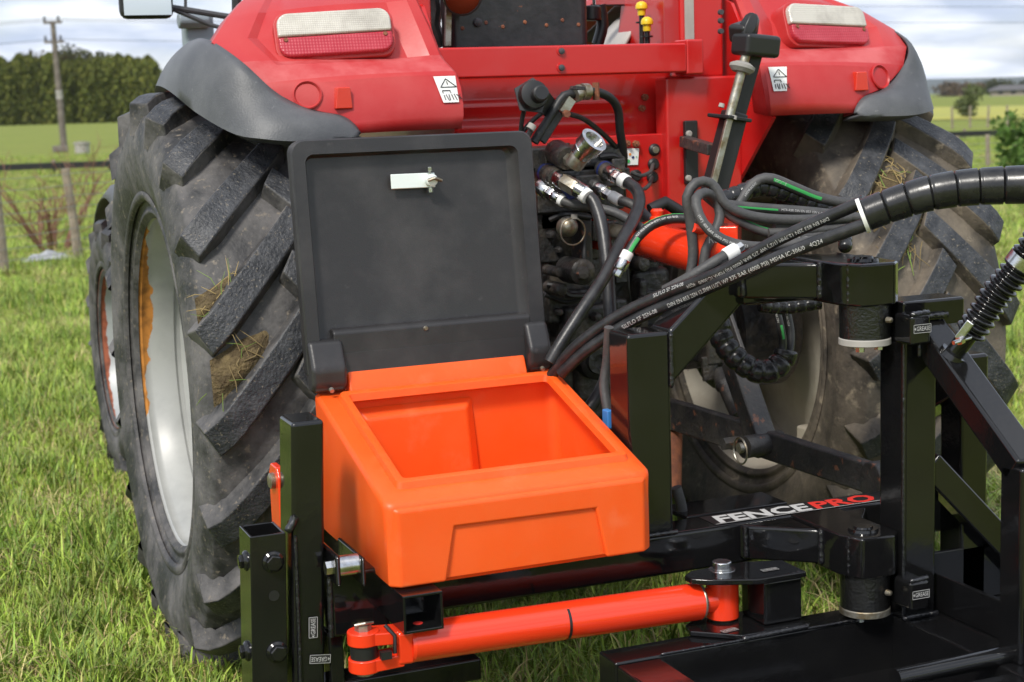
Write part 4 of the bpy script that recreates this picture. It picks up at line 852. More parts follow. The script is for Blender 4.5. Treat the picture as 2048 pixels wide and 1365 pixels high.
# lower links and lift rods
for s in (1, -1):
    mb = MB(); a, b = py_(1300, 815, -.30), py_(1525, 885, -.78); c = py_(1760, 962, -1.17)
    mir3 = lambda p: Vector((s*p.x, p.y, p.z))
    pts = [mir3(p) for p in (a, b, c)]
    mb.bar(pts[0], pts[1], .030, .088); ll = part(mb, 'lower_link', 'steel_worn', bevel=.006)
    mb = MB(); mb.bar(pts[1]+(pts[0]-pts[1]).normalized()*.05, pts[2], .036, .078); mb.build('link_end', 'steel_worn', ll, bevel=.008)
    e = pts[2]; mb = MB(); mb.loft([(e+Vector((-.03*1, 0, 0)), .05), (e+Vector((.03, 0, 0)), .05)], 20); mb.build('ball_end', 'steel_worn', ll, bevel=.006)
    q = [mir3(p) for p in (py_(1415, 560, -.52), py_(1528, 890, -.80))]
    d = (q[1]-q[0]); o = empty('lift_rod', (0, 0, 0), TR)
    for t, w in ((0.0, -.022), (0.0, .022)):
        mb = MB(); mb.bar(q[0]+Vector((w, 0, 0)), q[0]+d*.62+Vector((w, 0, 0)), .012, .045); mb.build('rod_bar', 'steel_worn', o, bevel=.003)
    mb = MB(); mb.bar(q[0]+d*.50, q[1], .062, .058); mb.build('rod_fork', 'steel_worn', o, bevel=.006)
    mb = MB(); e = q[1]-d.normalized()*.005; mb.cyl(e+Vector((-.07*1, -.02, 0)), e+Vector((.05, 0, 0)), .03, n=18); mb.build('fork_pin', 'steel_worn', o); mb = MB(); ee = e+Vector((-.075, -.02, 0)); mb.cyl(ee+Vector((-.012, 0, 0)), ee, .014, n=14); mb.build('pin_head', 'zinc_dull', o)
    mb = MB(); mb.tube([ee+Vector((-.006, .034*math.cos(t), .034*math.sin(t)-.008)) for t in [2*math.pi*k/24 for k in range(25)]], .0028, 6); mb.build('ring_clip', 'zinc_dull', o)
    mb = MB(); u = [mir3(p) for p in (py_(1440, 745, -.45), py_(1480, 835, -.60))]; mb.loft([(u[0], .022), (u[0].lerp(u[1], .3), .03), (u[0].lerp(u[1], .35), .024), (u[1], .024)], 16); st = part(mb, 'check_link', 'steel_worn')
    mb = MB(); mb.bar(u[0]+Vector((-.035, 0, .05)), u[0]+Vector((-.03, 0, -.02)), .012, .05); mb.bar(u[0]+Vector((.035, 0, .05)), u[0]+Vector((.03, 0, -.02)), .012, .05); mb.build('check_shackle', 'cast_dark', st, bevel=.004)
    mb = MB(); k0 = mir3(py_(1428, 690, -.40)); mb.box(k0, (.11, .12, .10)); part(mb, 'axle_bracket', 'cast_dark', bevel=.01)
    mb = MB(); e = mir3(py_(1475, 885, -.72)); mb.hexp(e+Vector((-.045, 0, .0)), e, .018); part(mb, 'link_bolt', 'steel_worn')
mb = MB(); mb.cyl(py_(1345, 835, -.35), py_(1342, 985, -.5), .03, n=12); part(mb, 'stabiliser', 'rust')

# ================================================================== IMPLEMENT: fixed hitch frame
IF = empty('hitch_frame'); tag(IF, 'glossy black welded steel hitch frame carrying the orange toolbox', 'steel frame')
BK = 'black_paint'
def ip(mb, name, m=BK, parent=None, **kw): return mb.build(name, m, parent or IF, **kw)
def weld(pts, r=.006, parent=None, step=.006):
    L = spline(pts, step) if len(pts) > 2 else [Vector(pts[0]).lerp(Vector(pts[1]), t/max(2, int((Vector(pts[1])-Vector(pts[0])).length/step))) for t in range(max(2, int((Vector(pts[1])-Vector(pts[0])).length/step))+1)]
    mb = MB(); rs = random.Random(len(L)); mb.tube(L, [r*(.8+.35*abs(math.sin(k*1.9))+rs.uniform(-.1, .15)) for k in range(len(L))], 7); return mb.build('weld_bead', 'weld', parent or IF, smooth=80)
YF, YB, ZT, ZB = -1.30, -1.20, .511, .416
mb = MB(); mb.span((-1.0, YF, ZB), (.62, YB, ZT)); ip(mb, 'main_beam', bevel=.009, seg=3)
# left mast: leans a hair like the frame in the photo
def leanpost(x0, x1, y0, y1, z0, z1, lean):
    m = MB(); vs = [(x+lean*(z1-z)/(z1-z0), y, z) for z in (z0, z1) for x, y in ((x0, y0), (x1, y0), (x1, y1), (x0, y1))]
    m.add(vs, [(0, 1, 2, 3), (4, 5, 6, 7), (0, 1, 5, 4), (1, 2, 6, 5), (2, 3, 7, 6), (3, 0, 4, 7)]); return m
ip(leanpost(-1.089, -1.021, -1.30, -1.195, .03, .852, -.040), 'mast', bevel=.009, seg=3)
# open-topped lower tube with bolts beside the mast
def opentube(x0, x1, y0, y1, z0, z1, t, lean=0.0):
    m = MB(); P = []
    for (a0, a1, b0, b1) in ((x0, x1, y0, y1), (x0+t, x1-t, y0+t, y1-t)):
        for z in (z0, z1): P.append([(x+lean*(z1-z)/(z1-z0), y, z) for x, y in ((a0, b0), (a1, b0), (a1, b1), (a0, b1))])
    vs = [p for q in P for p in q]; F = []
    for k in range(4):
        k2 = (k+1) % 4; F += [(k, k2, 4+k2, 4+k), (8+k, 8+k2, 12+k2, 12+k), (4+k, 4+k2, 12+k2, 12+k), (k, k2, 8+k2, 8+k)]
    m.add(vs, F); return m
ot = ip(opentube(-1.187, -1.114, -1.305, -1.205, .02, .632, .006, -.025), 'socket_tube', bevel=.0025)
def hexbolt(c, d, r, L, name='nut', parent=None, m='black_paint'):
    c, d = Vector(c), Vector(d).normalized(); mb = MB(); mb.loft([(c, r*1.35), (c+d*.004, r*1.3), (c+d*.008, r*1.02)], 20); mb.loft([(c+d*.006, r*.98), (c+d*L*.9, r), (c+d*L, r*.86)], 6); mb.loft([(c+d*L*.95, r*.55), (c+d*(L+.001), r*.55)], 12); return mb.build(name, m, parent or IF, smooth=30)
for x, y in ((546, 1124), (554, 1304)):
    hexbolt(py_(x, y, -1.305), (0, -1, 0), .017, .018, parent=ot)
    p = px_(x-52, y+2 if y < 1200 else y-2, -1.19); hexbolt((-1.188 if y < 1200 else -1.197, -1.262, p.z), (-1, 0, 0), .016, .016, parent=ot)
c = py_(548, 1192, -1.3055); mb = MB(); mb.cyl(c, c+Vector((0, -.001, 0)), .011, n=18); mb.build('bolt_hole', 'print_black', ot)
weld([(-1.113, -1.302, .05), (-1.100, -1.303, .34), (-1.095, -1.303, .62)], .004); weld([(-1.112, -1.304, .632), (-1.10, -1.302, .645), (-1.093, -1.30, .66)], .008)
# sleeve around the beam end and the plate behind
mb = MB(); mb.span((-1.03, -1.312, .398), (-.905, -1.19, .533)); ip(mb, 'beam_sleeve', bevel=.008)
mb = MB(); mb.span((-1.035, -1.30, .26), (-1.005, -1.20, .40)); ip(mb, 'gusset_plate', bevel=.004)
mb = MB(); mb.span((-1.06, -1.29, .245), (-.70, -1.21, .295)); ip(mb, 'foot_bar', bevel=.006)
weld([(-1.032, -1.308, .40), (-1.030, -1.31, .53)], .006); weld([(-.903, -1.304, .415), (-.903, -1.304, .515)], .004)
# square receiver
def receiver(x0, x1, z0, z1, y0, y1, t):
    m = MB(); P = []
    for (a0, a1, c0, c1) in ((x0, x1, z0, z1), (x0+t, x1-t, z0+t, z1-t)):
        for y in (y0, y1): P.append([(a0, y, c0), (a1, y, c0), (a1, y, c1), (a0, y, c1)])
    vs = [p for q in P for p in q]; F = []
    for k in range(4):
        k2 = (k+1) % 4; F += [(k, k2, 4+k2, 4+k), (8+k, 8+k2, 12+k2, 12+k), (k, k2, 8+k2, 8+k), (4+k, 4+k2, 12+k2, 12+k)]
    F.append((12, 13, 14, 15)); m.add(vs, F); return m
rc = ip(receiver(-.922, -.838, .432, .511, -1.455, -1.296, .006), 'receiver_tube', bevel=.002)
mb = MB(); mb.cyl((-.880, -1.415, .4382), (-.880, -1.415, .4390), .010, n=16); mb.build('pin_hole', 'print_red', rc)
# middle post, diagonal brace, upper cross piece
mb = MB(); mb.span((-.340, YF, ZT), (-.236, YB, .965)); ip(mb, 'middle_post', bevel=.009, seg=3)
mb = MB(); A = Vector((-.236, 0, .965)); B = Vector((-.236, 0, .845))
mb.add([(x, y, z) for y in (YF+.003, YB-.003) for x, z in ((-.238, .965), (-.238, .838), (-.05, 1.012), (-.05, 1.105), (-.075, 1.108))], [(0, 1, 2, 3, 4), (5, 6, 7, 8, 9), (0, 1, 6, 5), (1, 2, 7, 6), (2, 3, 8, 7), (3, 4, 9, 8), (4, 0, 5, 9)]); ip(mb, 'diagonal_brace', bevel=.009, seg=3)
weld([(-.237, -1.303, .840), (-.237, -1.303, .96)], .005); weld([(-.345, -1.303, .514), (-.23, -1.303, .514)], .005)
mb = MB(); mb.span((-.062, YF-.02, 1.008), (.20, YB, 1.098)); ip(mb, 'upper_beam', bevel=.009, seg=3)
# two hinge arms with gussets
def arm(z0, z1, nm):
    m = MB(); m.prism([(.062, YF), (.062, -1.50), (.085, -1.555), (.165, -1.560), (.190, -1.535), (.190, YF)], 2, z0, z1); a = ip(m, 'hinge_arm', bevel=.006)
    m = MB(); m.prism([(-.075, YF-.0), (-.060, -1.325), (.0615, -1.430), (.0615, YF)], 2, z0+.006, z1-.006); m.build('arm_gusset', BK, a, bevel=.008)
    m = MB(); m.prism([(.1905, YF), (.1905, -1.40), (.27, YF)], 2, z0+.01, z1-.01); m.build('arm_gusset', BK, a, bevel=.006)
    weld([(-.066, -1.322, z0+.01), (-.068, -1.322, z1-.008)], .006, a); weld([(.060, -1.433, z0+.008), (.060, -1.433, z1-.004)], .007, a); weld([(.075, -1.52, z0+.004), (.075, -1.52, z1-.002)], .005, a)
    m = MB(); m.loft([((.128, -1.495, z1-.002), .034), ((.128, -1.495, z1+.006), .032), ((.128, -1.495, z1+.006), .022), ((.128, -1.495, z1+.010), .020), ((.128, -1.495, z1+.010), .001)], 24); m.build('pin_cap', BK, a)
arm(1.018, 1.110, 'upper'); arm(.424, .516, 'lower')
for z0, z1 in ((.945, 1.018), (.345, .424)):
    mb = MB(); mb.loft([((.131, -1.497, z0), .054), ((.131, -1.497, z1), .055)], 36); pv = ip(mb, 'pivot_boss', 'cast_black', smooth=40)
    mb = MB(); mb.loft([((.131, -1.497, z0-.016), .052), ((.131, -1.497, z0-.014), .056), ((.131, -1.497, z0-.002), .056), ((.131, -1.497, z0), .054)], 36); mb.build('washer_plate', 'concrete' if z0 > .6 else 'zinc_dull', pv)
    for k in range(3):
        a = k*2.1+.4; q = Vector((.131+.03*math.cos(a), -1.497-.03*math.sin(a), z0-.016)); mb = MB(); mb.hexp(q-Vector((0, 0, .012)), q, .010); mb.build('bolt', 'zinc', pv)
    mb = MB(); q = Vector((.150, -1.552, z0+.042)); mb.loft([(q, .007), (q+Vector((.003, -.010, 0)), .006), (q+Vector((.003, -.012, 0)), .003)], 10); mb.build('grease_nipple', 'zinc_dull', pv)
# back plate behind the beam with holes, and printed sticker along the beam top
mb = MB(); mb.span((-.15, -1.199, .500), (.12, -1.08, .514)); ip(mb, 'back_plate', bevel=.004)
stz = ZT+.0012
mb = MB(); mb.add([(-.125, -1.288, stz), (.50, -1.288, stz), (.50, -1.212, stz), (-.125, -1.212, stz)], [(0, 1, 2, 3)]); sk = ip(mb, 'name_sticker', 'print_black')
mb = MB(); mb.add([(-.122, -1.2875, stz+.0006), (.50, -1.2875, stz+.0006), (.50, -1.285, stz+.0006), (-.122, -1.285, stz+.0006)], [(0, 1, 2, 3)]); mb.build('sticker_edge', 'print_white', sk)
mb = MB(); text_flat(mb, 'FENCE', (-.108, -1.280, stz+.0008), (1, 0, 0), (0, 1, 0), .058, .245, True, shear=.16); mb.build('lettering', 'print_white', sk)
mb = MB(); text_flat(mb, 'PRO', (.148, -1.280, stz+.0008), (1, 0, 0), (0, 1, 0), .058, .170, True, shear=.16); mb.build('lettering', 'print_red', sk)
def grease(c, xd, yd, h, parent):
    """small white-lined GREASE label"""
    c, xd, yd = Vector(c), Vector(xd).normalized(), Vector(yd).normalized(); nn = xd.cross(yd); w = h*2.35
    mb = MB(); mb.add([c+xd*a*w/2+yd*b*h/2+nn*.0012 for a, b in ((-1, -1), (1, -1), (1, 1), (-1, 1))], [(0, 1, 2, 3)]); o = mb.build('grease_label', 'print_black', parent, fix=False)
    mb = MB(); t = h*.05
    for a0, b0, a1, b1 in ((-.96, -.92, .96, -.92), (-.96, .92, .96, .92), (-.96, -.92, -.96, .92), (.96, -.92, .96, .92)):
        p, q = c+xd*a0*w/2+yd*b0*h/2+nn*.0018, c+xd*a1*w/2+yd*b1*h/2+nn*.0018; d = (q-p).normalized(); e = nn.cross(d)*t/2; mb.add([p-e, q-e, q+e, p+e], [(0, 1, 2, 3)])
    text_flat(mb, 'GREASE', c-xd*w*.33-yd*h*.23+nn*.0019, xd, yd, h*.50, w*.76)
    p = c-xd*w*.38+nn*.0019; mb.add([p-xd*h*.18, p+yd*h*.18, p-yd*h*.18], [(0, 2, 1)]); mb.build('label_print', 'print_white', o)
p = py_(626, 1255, -1.3012); grease((p.x, -1.3015, p.z), (.05, 0, 1), (-1, 0, .05), .019, IF)
p = py_(640, 1318, -1.3012); grease((p.x, -1.3015, p.z), (-1, 0, .12), (-.12, 0, -1), .019, IF)
# shackle with bolt beside the box, blue stand strips
mb = MB(); a = py_(672, 1135, -1.35); b = py_(690, 1140, -1.345); 
mb.cyl((-1.028, -1.335, .555), (-.975, -1.335, .555), .022, n=20); sh = ip(mb, 'shackle_bush', 'zinc', bevel=.002)
mb = MB(); mb.hexp((-1.045, -1.335, .555), (-1.028, -1.335, .555), .015); mb.build('shackle_bolt', 'zinc', sh); mb = MB(); mb.span((-1.030, -1.36, .52), (-1.018, -1.19, .585)); mb.build('shackle_plate', BK, sh, bevel=.012); mb = MB(); mb.span((-.978, -1.365, .515), (-.968, -1.19, .575)); mb.build('shackle_plate', BK, sh, bevel=.012)
# orange lower hitch plate with pin head behind the mast
p = py_(551, 930, -1.16); q = py_(551, 1050, -1.16)
mb = MB(); mb.prism([(-1.20, q.z-.1), (-1.20, p.z-.02), (-1.185, p.z), (-1.135, p.z), (-1.12, p.z-.02), (-1.12, q.z-.1)], 0, p.x-.006, p.x+.010); hp = ip(mb, 'hitch_plate', 'orange_paint', bevel=.004)
c = Vector((p.x-.006, -1.165, p.z-.032)); mb = MB(); mb.loft([(c, .017), (c-Vector((.009, 0, 0)), .017), (c-Vector((.012, 0, 0)), .012)], 18); mb.build('pin_head', 'zinc_dull', hp)
mb = MB(); mb.cyl(c, c+Vector((.06, 0, 0)), .013, n=14); mb.build('hitch_pin', 'zinc_dull', hp)
# blue plastic clips
for x, y in ((1216, 838), (1336, 600)):
    c = py_(x, y, -1.16); mb = MB(); mb.box(c, (.016, .03, .042)); ip(mb, 'blue_clip', 'blue', bevel=.003)

# ================================================================== swing frame (hinged, right)
SF = empty('swing_frame'); tag(SF, 'glossy black hinged swing frame with braced posts and floor tray at right', 'steel frame')
def sp(mb, name, m=BK, parent=None, **kw): return mb.build(name, m, parent or SF, **kw)
PX0, PY0 = .192, -1.552
mb = MB(); mb.span((PX0, PY0, .315), (PX0+.088, PY0+.092, 1.015)); sp(mb, 'corner_post', bevel=.010, seg=3)
mb = MB(); mb.span((PX0-.004, PY0-.004, .965), (PX0+.155, PY0+.085, 1.022)); sp(mb, 'top_cap', bevel=.006)
for z in (.965, .385):
    mb = MB(); mb.span((PX0-.020, PY0-.055, z-.03), (PX0+.030, PY0+.01, z+.035)); g = sp(mb, 'hinge_lug', bevel=.008, seg=3); grease((PX0+.006, PY0-.0555, z+.006), (1, 0, 0), (0, 0, 1), .019, g)
    weld([(PX0-.018, PY0-.05, z+.036), (PX0+.03, PY0-.045, z+.037)], .006, g)
# gate frame running toward the camera: sloping top rail and front leg
GX = PX0+.004; GX1 = GX+.078
def slopebar(x0, x1, y0, z0, y1, z1, t):
    m = MB(); dy, dz = y1-y0, z1-z0; L = math.hypot(dy, dz); ny, nz = dz/L*-1, dy/L
    if nz < 0: ny, nz = -ny, -nz
    m.prism([(y0, z0), (y1, z1), (y1-ny*t, z1-nz*t), (y0-ny*t, z0-nz*t)], 0, x0, x1); return m
p_top = (PY0-.005, .985); p_bot = (-1.885, .735)
fx0, fx1 = GX+.03, GX+.10
sp(slopebar(fx0, fx1, p_top[0]+.01, p_top[1], p_bot[0], p_bot[1], .062), 'sloping_rail', bevel=.008, seg=3)
mb = MB(); mb.span((fx0, p_bot[0]-.01, .315), (fx1, p_bot[0]+.058, p_bot[1]-.012)); sp(mb, 'front_leg', bevel=.008, seg=3)
weld([(fx0-.002, PY0-.012, .90), (fx0-.002, PY0-.012, .98)], .005, SF); weld([(fx0, PY0-.01, .988), (fx1, PY0-.01, .988)], .006, SF)
# second frame behind
mb = MB(); mb.span((.385, -1.50, .315), (.458, -1.42, .88)); sp(mb, 'rear_post', bevel=.008)
mb = MB(); mb.bar((.275, -1.515, .655), (.60, -1.515, .325), .05, .062); sp(mb, 'cross_brace', bevel=.006)
mb = MB(); mb.span((PX0+.087, -1.495, .555), (.383, -1.43, .60)); sp(mb, 'cross_rail', bevel=.006)
mb = MB(); mb.bar((.40, -1.48, .82), (.40, -1.30, .72), .07, .06); sp(mb, 'rear_stop', bevel=.006)
# floor tray: back rail, left rail, right plate, cross plate
TZ = .32
mb = MB(); mb.span((-.488, -1.512, .185), (.20, -1.428, TZ)); sp(mb, 'tray_rail', bevel=.006)
mb = MB(); mb.span((-.487, -2.05, .19), (-.385, -1.5145, TZ-.004)); sp(mb, 'tray_rail', bevel=.006)
mb = MB(); mb.span((.195, -2.02, .19), (.285, -1.44, TZ-.002)); sp(mb, 'tray_rail', bevel=.006)
mb = MB(); mb.span((.288, -2.02, .30), (.66, -1.42, .314)); sp(mb, 'floor_plate', bevel=.003)
mb = MB(); mb.span((.286, -1.50, .314), (.66, -1.488, .44)); sp(mb, 'kick_plate', bevel=.003)
mb = MB(); mb.span((.30, -1.99, .314), (.312, -1.50, .40)); sp(mb, 'kick_plate', bevel=.003)
mb = MB(); mb.span((-.384, -2.05, .19), (.194, -1.5125, .196)); sp(mb, 'tray_floor', bevel=.002)
weld([(PX0-.002, PY0-.004, .322), (PX0+.09, PY0-.004, .322)], .006, SF); weld([(-.383, -1.514, .322), (.19, -1.514, .322)], .003, SF)
weld([(.19, PY0-.003, .33), (.19, PY0-.003, .96)], .003, SF)
a, b = pz_(1640, 1380, .315), pz_(1985, 1312, .315)
mb = MB(); mb.cyl((-.05, -1.865, .330), (.30, -1.855, .330), .019, n=22); sp(mb, 'round_bar', smooth=40)
mb = MB(); mb.span((-.15, -2.05, .298), (.60, -1.905, .312)); sp(mb, 'front_plate', bevel=.003)
# clevis for the cylinder eye
tp = [(-.265, -1.43), (-.265, -1.40), (-.235, -1.375), (-.10, -1.37), (-.02, -1.40), (-.02, -1.50), (-.14, -1.50), (-.235, -1.455)]
mb = MB(); mb.prism(tp, 2, .432, .445); cl = sp(mb, 'clevis_plate', bevel=.003); grease((-.085, -1.455, .445), (1, 0, .0), (0, 1, 0), .017, cl)
mb = MB(); mb.prism([(-.275, -1.44), (-.265, -1.40), (-.235, -1.375), (-.02, -1.37), (-.02, -1.515), (-.19, -1.515)], 2, .321, .333); cl2 = sp(mb, 'clevis_plate', bevel=.003); grease((-.20, -1.478, .333), (1, .15, 0), (-.15, 1, 0), .017, cl2)
mb = MB(); mb.span((-.12, -1.49, .333), (-.025, -1.39, .432)); sp(mb, 'clevis_block', bevel=.006)
weld([(-.12, -1.492, .435), (-.03, -1.492, .440)], .006, SF); weld([(-.19, -1.516, .325), (-.03, -1.516, .328)], .006, SF)

# ================================================================== hydraulic ram (orange)
HC = empty('hydraulic_ram'); tag(HC, 'long orange-red hydraulic ram lying under the toolbox with a black tie around it', 'hydraulic ram')
CY = -1.40
L0, L1 = py_(818, 1286, CY), py_(1398, 1203, CY); dv = (L1-L0).normalized()
mb = MB(); mb.loft([(L0-dv*.002, .037), (L0+dv*.004, .0405), (L1-dv*.004, .0405), (L1, .038)], 40); mb.build('barrel', 'orange_paint', HC, smooth=30)
tpc = py_(1127, 1243, CY); mb = MB(); mb.loft([(tpc-dv*.003, .0416), (tpc+dv*.003, .0416)], 40, False); mb.build('tie_band', 'print_black', HC)
mb = MB(); mb.loft([(L1-dv*.004, .0395), (L1-dv*.001, .0408), (L1+dv*.003, .039)], 40); mb.build('end_ring', 'zinc_dull', HC)
e = L1+dv*.058; mb = MB(); mb.cyl(L1, e, .028, n=20); mb.loft([(e-Vector((0, 0, .043)), .036), (e+Vector((0, 0, .041)), .036)], 28); mb.build('rod_eye', 'orange_paint', HC, bevel=.003)
mb = MB(); mb.loft([(e-Vector((0, 0, .05)), .026), (e-Vector((0, 0, .043)), .030)], 24); mb.build('eye_collar', 'zinc_dull', HC)
mb = MB(); mb.loft([(e+Vector((0, 0, .062)), .030), (e+Vector((0, 0, .066)), .030)], 24); mb.loft([(e+Vector((0, 0, .066)), .021), (e+Vector((0, 0, .082)), .0215), (e+Vector((0, 0, .084)), .019)], 22); mb.build('pin_head', 'zinc', HC, bevel=.001)
c = L0-dv*.095; hz = Vector((0, 0, 1))
for z in (.026, -.030):
    mb = MB(); q = c+hz*z; mb.loft([(q-hz*.014, .033), (q+hz*.014, .033)], 26); mb.bar(q, L0-dv*.02+hz*z*.85, .058, .026); mb.build('clevis_ear', 'orange_paint', HC, bevel=.003)
mb = MB(); mb.bar(L0-dv*.034, L0+dv*.003, .064, .070); mb.build('clevis_body', 'orange_paint', HC, bevel=.008)
mb = MB(); mb.loft([(c-hz*.018, .028), (c+hz*.014, .028)], 20); mb.build('clevis_bush', 'print_black', HC); mb = MB(); mb.hexp(c+hz*.040, c+hz*.052, .017); mb.cyl(c-hz*.052, c-hz*.044, .018, n=14); mb.build('clevis_pin', 'zinc_dull', HC)
mb = MB(); mb.tube([c+Vector((-.02, -.01, .055)), c+Vector((.0, -.016, .058)), c+Vector((.02, -.004, .054))], .003, 6); mb.build('split_pin', 'zinc_dull', HC)
mb = MB(); q = c+Vector((.045, -.03, 0)); mb.tube([q+Vector((-.005, .01, .05)), q+Vector((.01, -.005, .03)), q+Vector((.008, -.008, -.005))], .004, 6); mb.box(q+Vector((-.012, -.01, -.005)), (.022, .012, .016)); mb.build('cable_tie', 'print_black', HC)
settle(HC, (L0.x, L0.y, L0.z-.05))
# top link ram
TL = empty('top_link_ram'); tag(TL, 'short orange hydraulic top link between tractor and black frame', 'hydraulic ram')
a, b = py_(1290, 478, -.78), py_(1470, 530, -1.16); dv = (b-a).normalized()
mb = MB(); mb.loft([(a-dv*.03, .030), (a, .044), (a+dv*.01, .047), (b, .047)], 36); mb.build('barrel', 'orange_paint', TL, smooth=30)
u = py_(1432, 478, -1.10); mb = MB(); mb.box(u+Vector((0, 0, -.01)), (.11, .10, .085), Matrix.Rotation(R(-35), 3, 'Z')); blk = mb.build('valve_body', 'orange_paint', TL, bevel=.004)
mb = MB(); text_flat(mb, 'RB', py_(1418, 487, -1.185), (1, 0, 0), (0, 0, 1), .017); mb.build('lettering', 'print_white', blk)
for x, y, Y in ((1314, 432, -.80), (1492, 505, -1.22)):
    q = py_(x, y, Y); mb = MB(); mb.loft([(q-hz*.035, .019), (q-hz*.004, .018), (q, .014), (q+hz*.012, .017), (q+hz*.018, .012)], 18); mb.build('port_plug', 'orange_paint', TL)
q = py_(1405, 462, -1.12); mb = MB(); mb.loft([(q+Vector((-.03, -.01, .01)), .011), (q, .011)], 12); mb.build('dowel', 'orange_paint', TL)
mb = MB(); mb.cyl(py_(1222, 462, -.62), a, .020, n=16); mb.build('rod', 'zinc_dull', TL)
mb = MB(); q = py_(1325, 410, -.72); mb.tube([py_(1300, 420, -.7), py_(1330, 405, -.7), py_(1362, 425, -.7)], .016, 12); mb.build('rubber_boot', 'rail_black', TL)
mb = MB(); mb.span((b.x-.05, -1.24, b.z-.07), (b.x+.06, -1.15, b.z-.02)); mb.build('link_mount', BK, TL, bevel=.006)
settle(TL, a)

# ================================================================== toolbox
TB = empty('toolbox'); tag(TB, 'bright orange plastic toolbox with its black lid standing open', 'toolbox')
X0, X1, Y0, Y1, Z0 = -.937, -.344, -1.412, -.895, .512
zf, zb = .688, .835
def ztop(y): return zf+(zb-zf)*(y-Y0)/(-.925-Y0) if y < -.925 else zb
def rring(x0, x1, y0, y1, r, zfun, n=5):
    o = []
    for cx, cy, a0 in ((x1-r, y1-r, 0), (x0+r, y1-r, 90), (x0+r, y0+r, 180), (x1-r, y0+r, 270)):
        for k in range(n+1):
            a = R(a0+90*k/n); x, y = cx+r*math.cos(a), cy+r*math.sin(a); o.append((x, y, zfun(y) if callable(zfun) else zfun))
    return o
mb = MB(); OX0, OX1, OY0, OY1 = X0+.062, X1-.047, -1.343, -.968
rings = [rring(X0+.012, X1-.012, Y0+.014, Y1-.012, .02, Z0), rring(X0+.004, X1-.004, Y0+.004, Y1-.004, .022, Z0+.010), rring(X0, X1, Y0, Y1, .022, lambda y: ztop(y)-.014), rring(X0+.001, X1-.001, Y0+.001, Y1, .022, lambda y: ztop(y)-.006), rring(X0+.007, X1-.007, Y0+.008, Y1-.006, .020, lambda y: ztop(y)),
         rring(OX0-.020, OX1+.020, OY0-.020, OY1+.018, .014, lambda y: ztop(y)+.001), rring(OX0-.017, OX1+.017, OY0-.017, OY1+.015, .014, lambda y: ztop(y)+.014), rring(OX0-.008, OX1+.008, OY0-.008, OY1+.007, .012, lambda y: ztop(y)+.016),
         rring(OX0, OX1, OY0, OY1, .010, lambda y: ztop(y)+.013), rring(OX0+.003, OX1-.003, OY0+.003, OY1-.003, .010, lambda y: ztop(y)-.002), rring(OX0-.03, OX1+.030, OY0-.03, OY1+.03, .03, lambda y: ztop(y)-.016), rring(OX0-.045, OX1+.045, OY0-.055, OY1+.045, .03, Z0+.02)]
mb.grid(rings, 0, closed=True); n = len(rings[0]); last = (len(rings)-1)*n
mb.f.append(tuple(last+k for k in range(n))); mb.mi.append(0); mb.f.append(tuple(range(n))[::-1]); mb.mi.append(0)
body = mb.build('box_body', 'orange_plastic', TB, smooth=22, fix=False)
bm = bmesh.new(); bm.from_mesh(body.data); bmesh.ops.recalc_face_normals(bm, faces=bm.faces); bm.to_mesh(body.data); bm.free()
body.data.polygons.foreach_set('use_smooth', [True]*len(body.data.polygons)); body.data.set_sharp_from_angle(angle=R(42))
# recessed front panel: frame of four proud pieces leaves the recess
a = .010
def fr_pt(x, y, Y=Y0): p = py_(x, y, Y); return p
q1, q2, q3, q4 = fr_pt(908, 1053), fr_pt(1190, 1017), fr_pt(1212, 1120), fr_pt(892, 1172)
mb = MB()
fz0, fz1 = Z0+.004, ztop(Y0)-.014
poly_out = [(X0+.024, fz0), (X1-.024, fz0), (X1-.024, fz1), (X0+.024, fz1)]
# stepped surround built as one skin with a trapezoid notch from below
def y_at(d): return Y0-d
L_ = [(X0+.024, fz0), (q4.x, fz0), (q1.x, q1.z), (q2.x, q2.z), (q3.x, fz0), (X1-.024, fz0), (X1-.024, fz1), (X0+.024, fz1)]
vs = [(x, y_at(.0065), z) for x, z in L_]+[(x+(-.020 if i in (0, 7) else .020 if i in (5, 6) else 0), y_at(-.012 if i in (0, 5, 6, 7) else -.004), z+(.012 if i in (6, 7) else 0)) for i, (x, z) in enumerate(L_)]
mb.add(vs, [tuple(range(8))]+[(i, (i+1) % 8, 8+(i+1) % 8, 8+i) for i in range(8)])
mb.build('front_panel_step', 'orange_plastic', TB, bevel=.006, seg=3)
# inner pressed panel on the back wall
mb = MB(); bx = OY1+.010; mb.add([(OX0+.03, bx, .52), (OX0+.30, bx, .52), (OX0+.285, bx, .775), (OX0+.045, bx, .770), (OX0+.015, bx+.02, .51), (OX0+.325, bx+.02, .51), (OX0+.305, bx+.02, .795), (OX0+.025, bx+.02, .795)], [(0, 1, 2, 3), (0, 1, 5, 4), (1, 2, 6, 5), (2, 3, 7, 6), (3, 0, 4, 7)]); mb.build('inner_panel', 'orange_plastic', TB, bevel=.006, seg=3)
# hinge ridge between the lid ears
mb = MB(); mb.prism([(-.945, .833), (-.930, .870), (-.905, .905), (-.895, .905), (-.895, .80), (-.935, .80)], 0, -.863, -.428); mb.build('hinge_ridge', 'orange_plastic', TB, bevel=.006, seg=3)
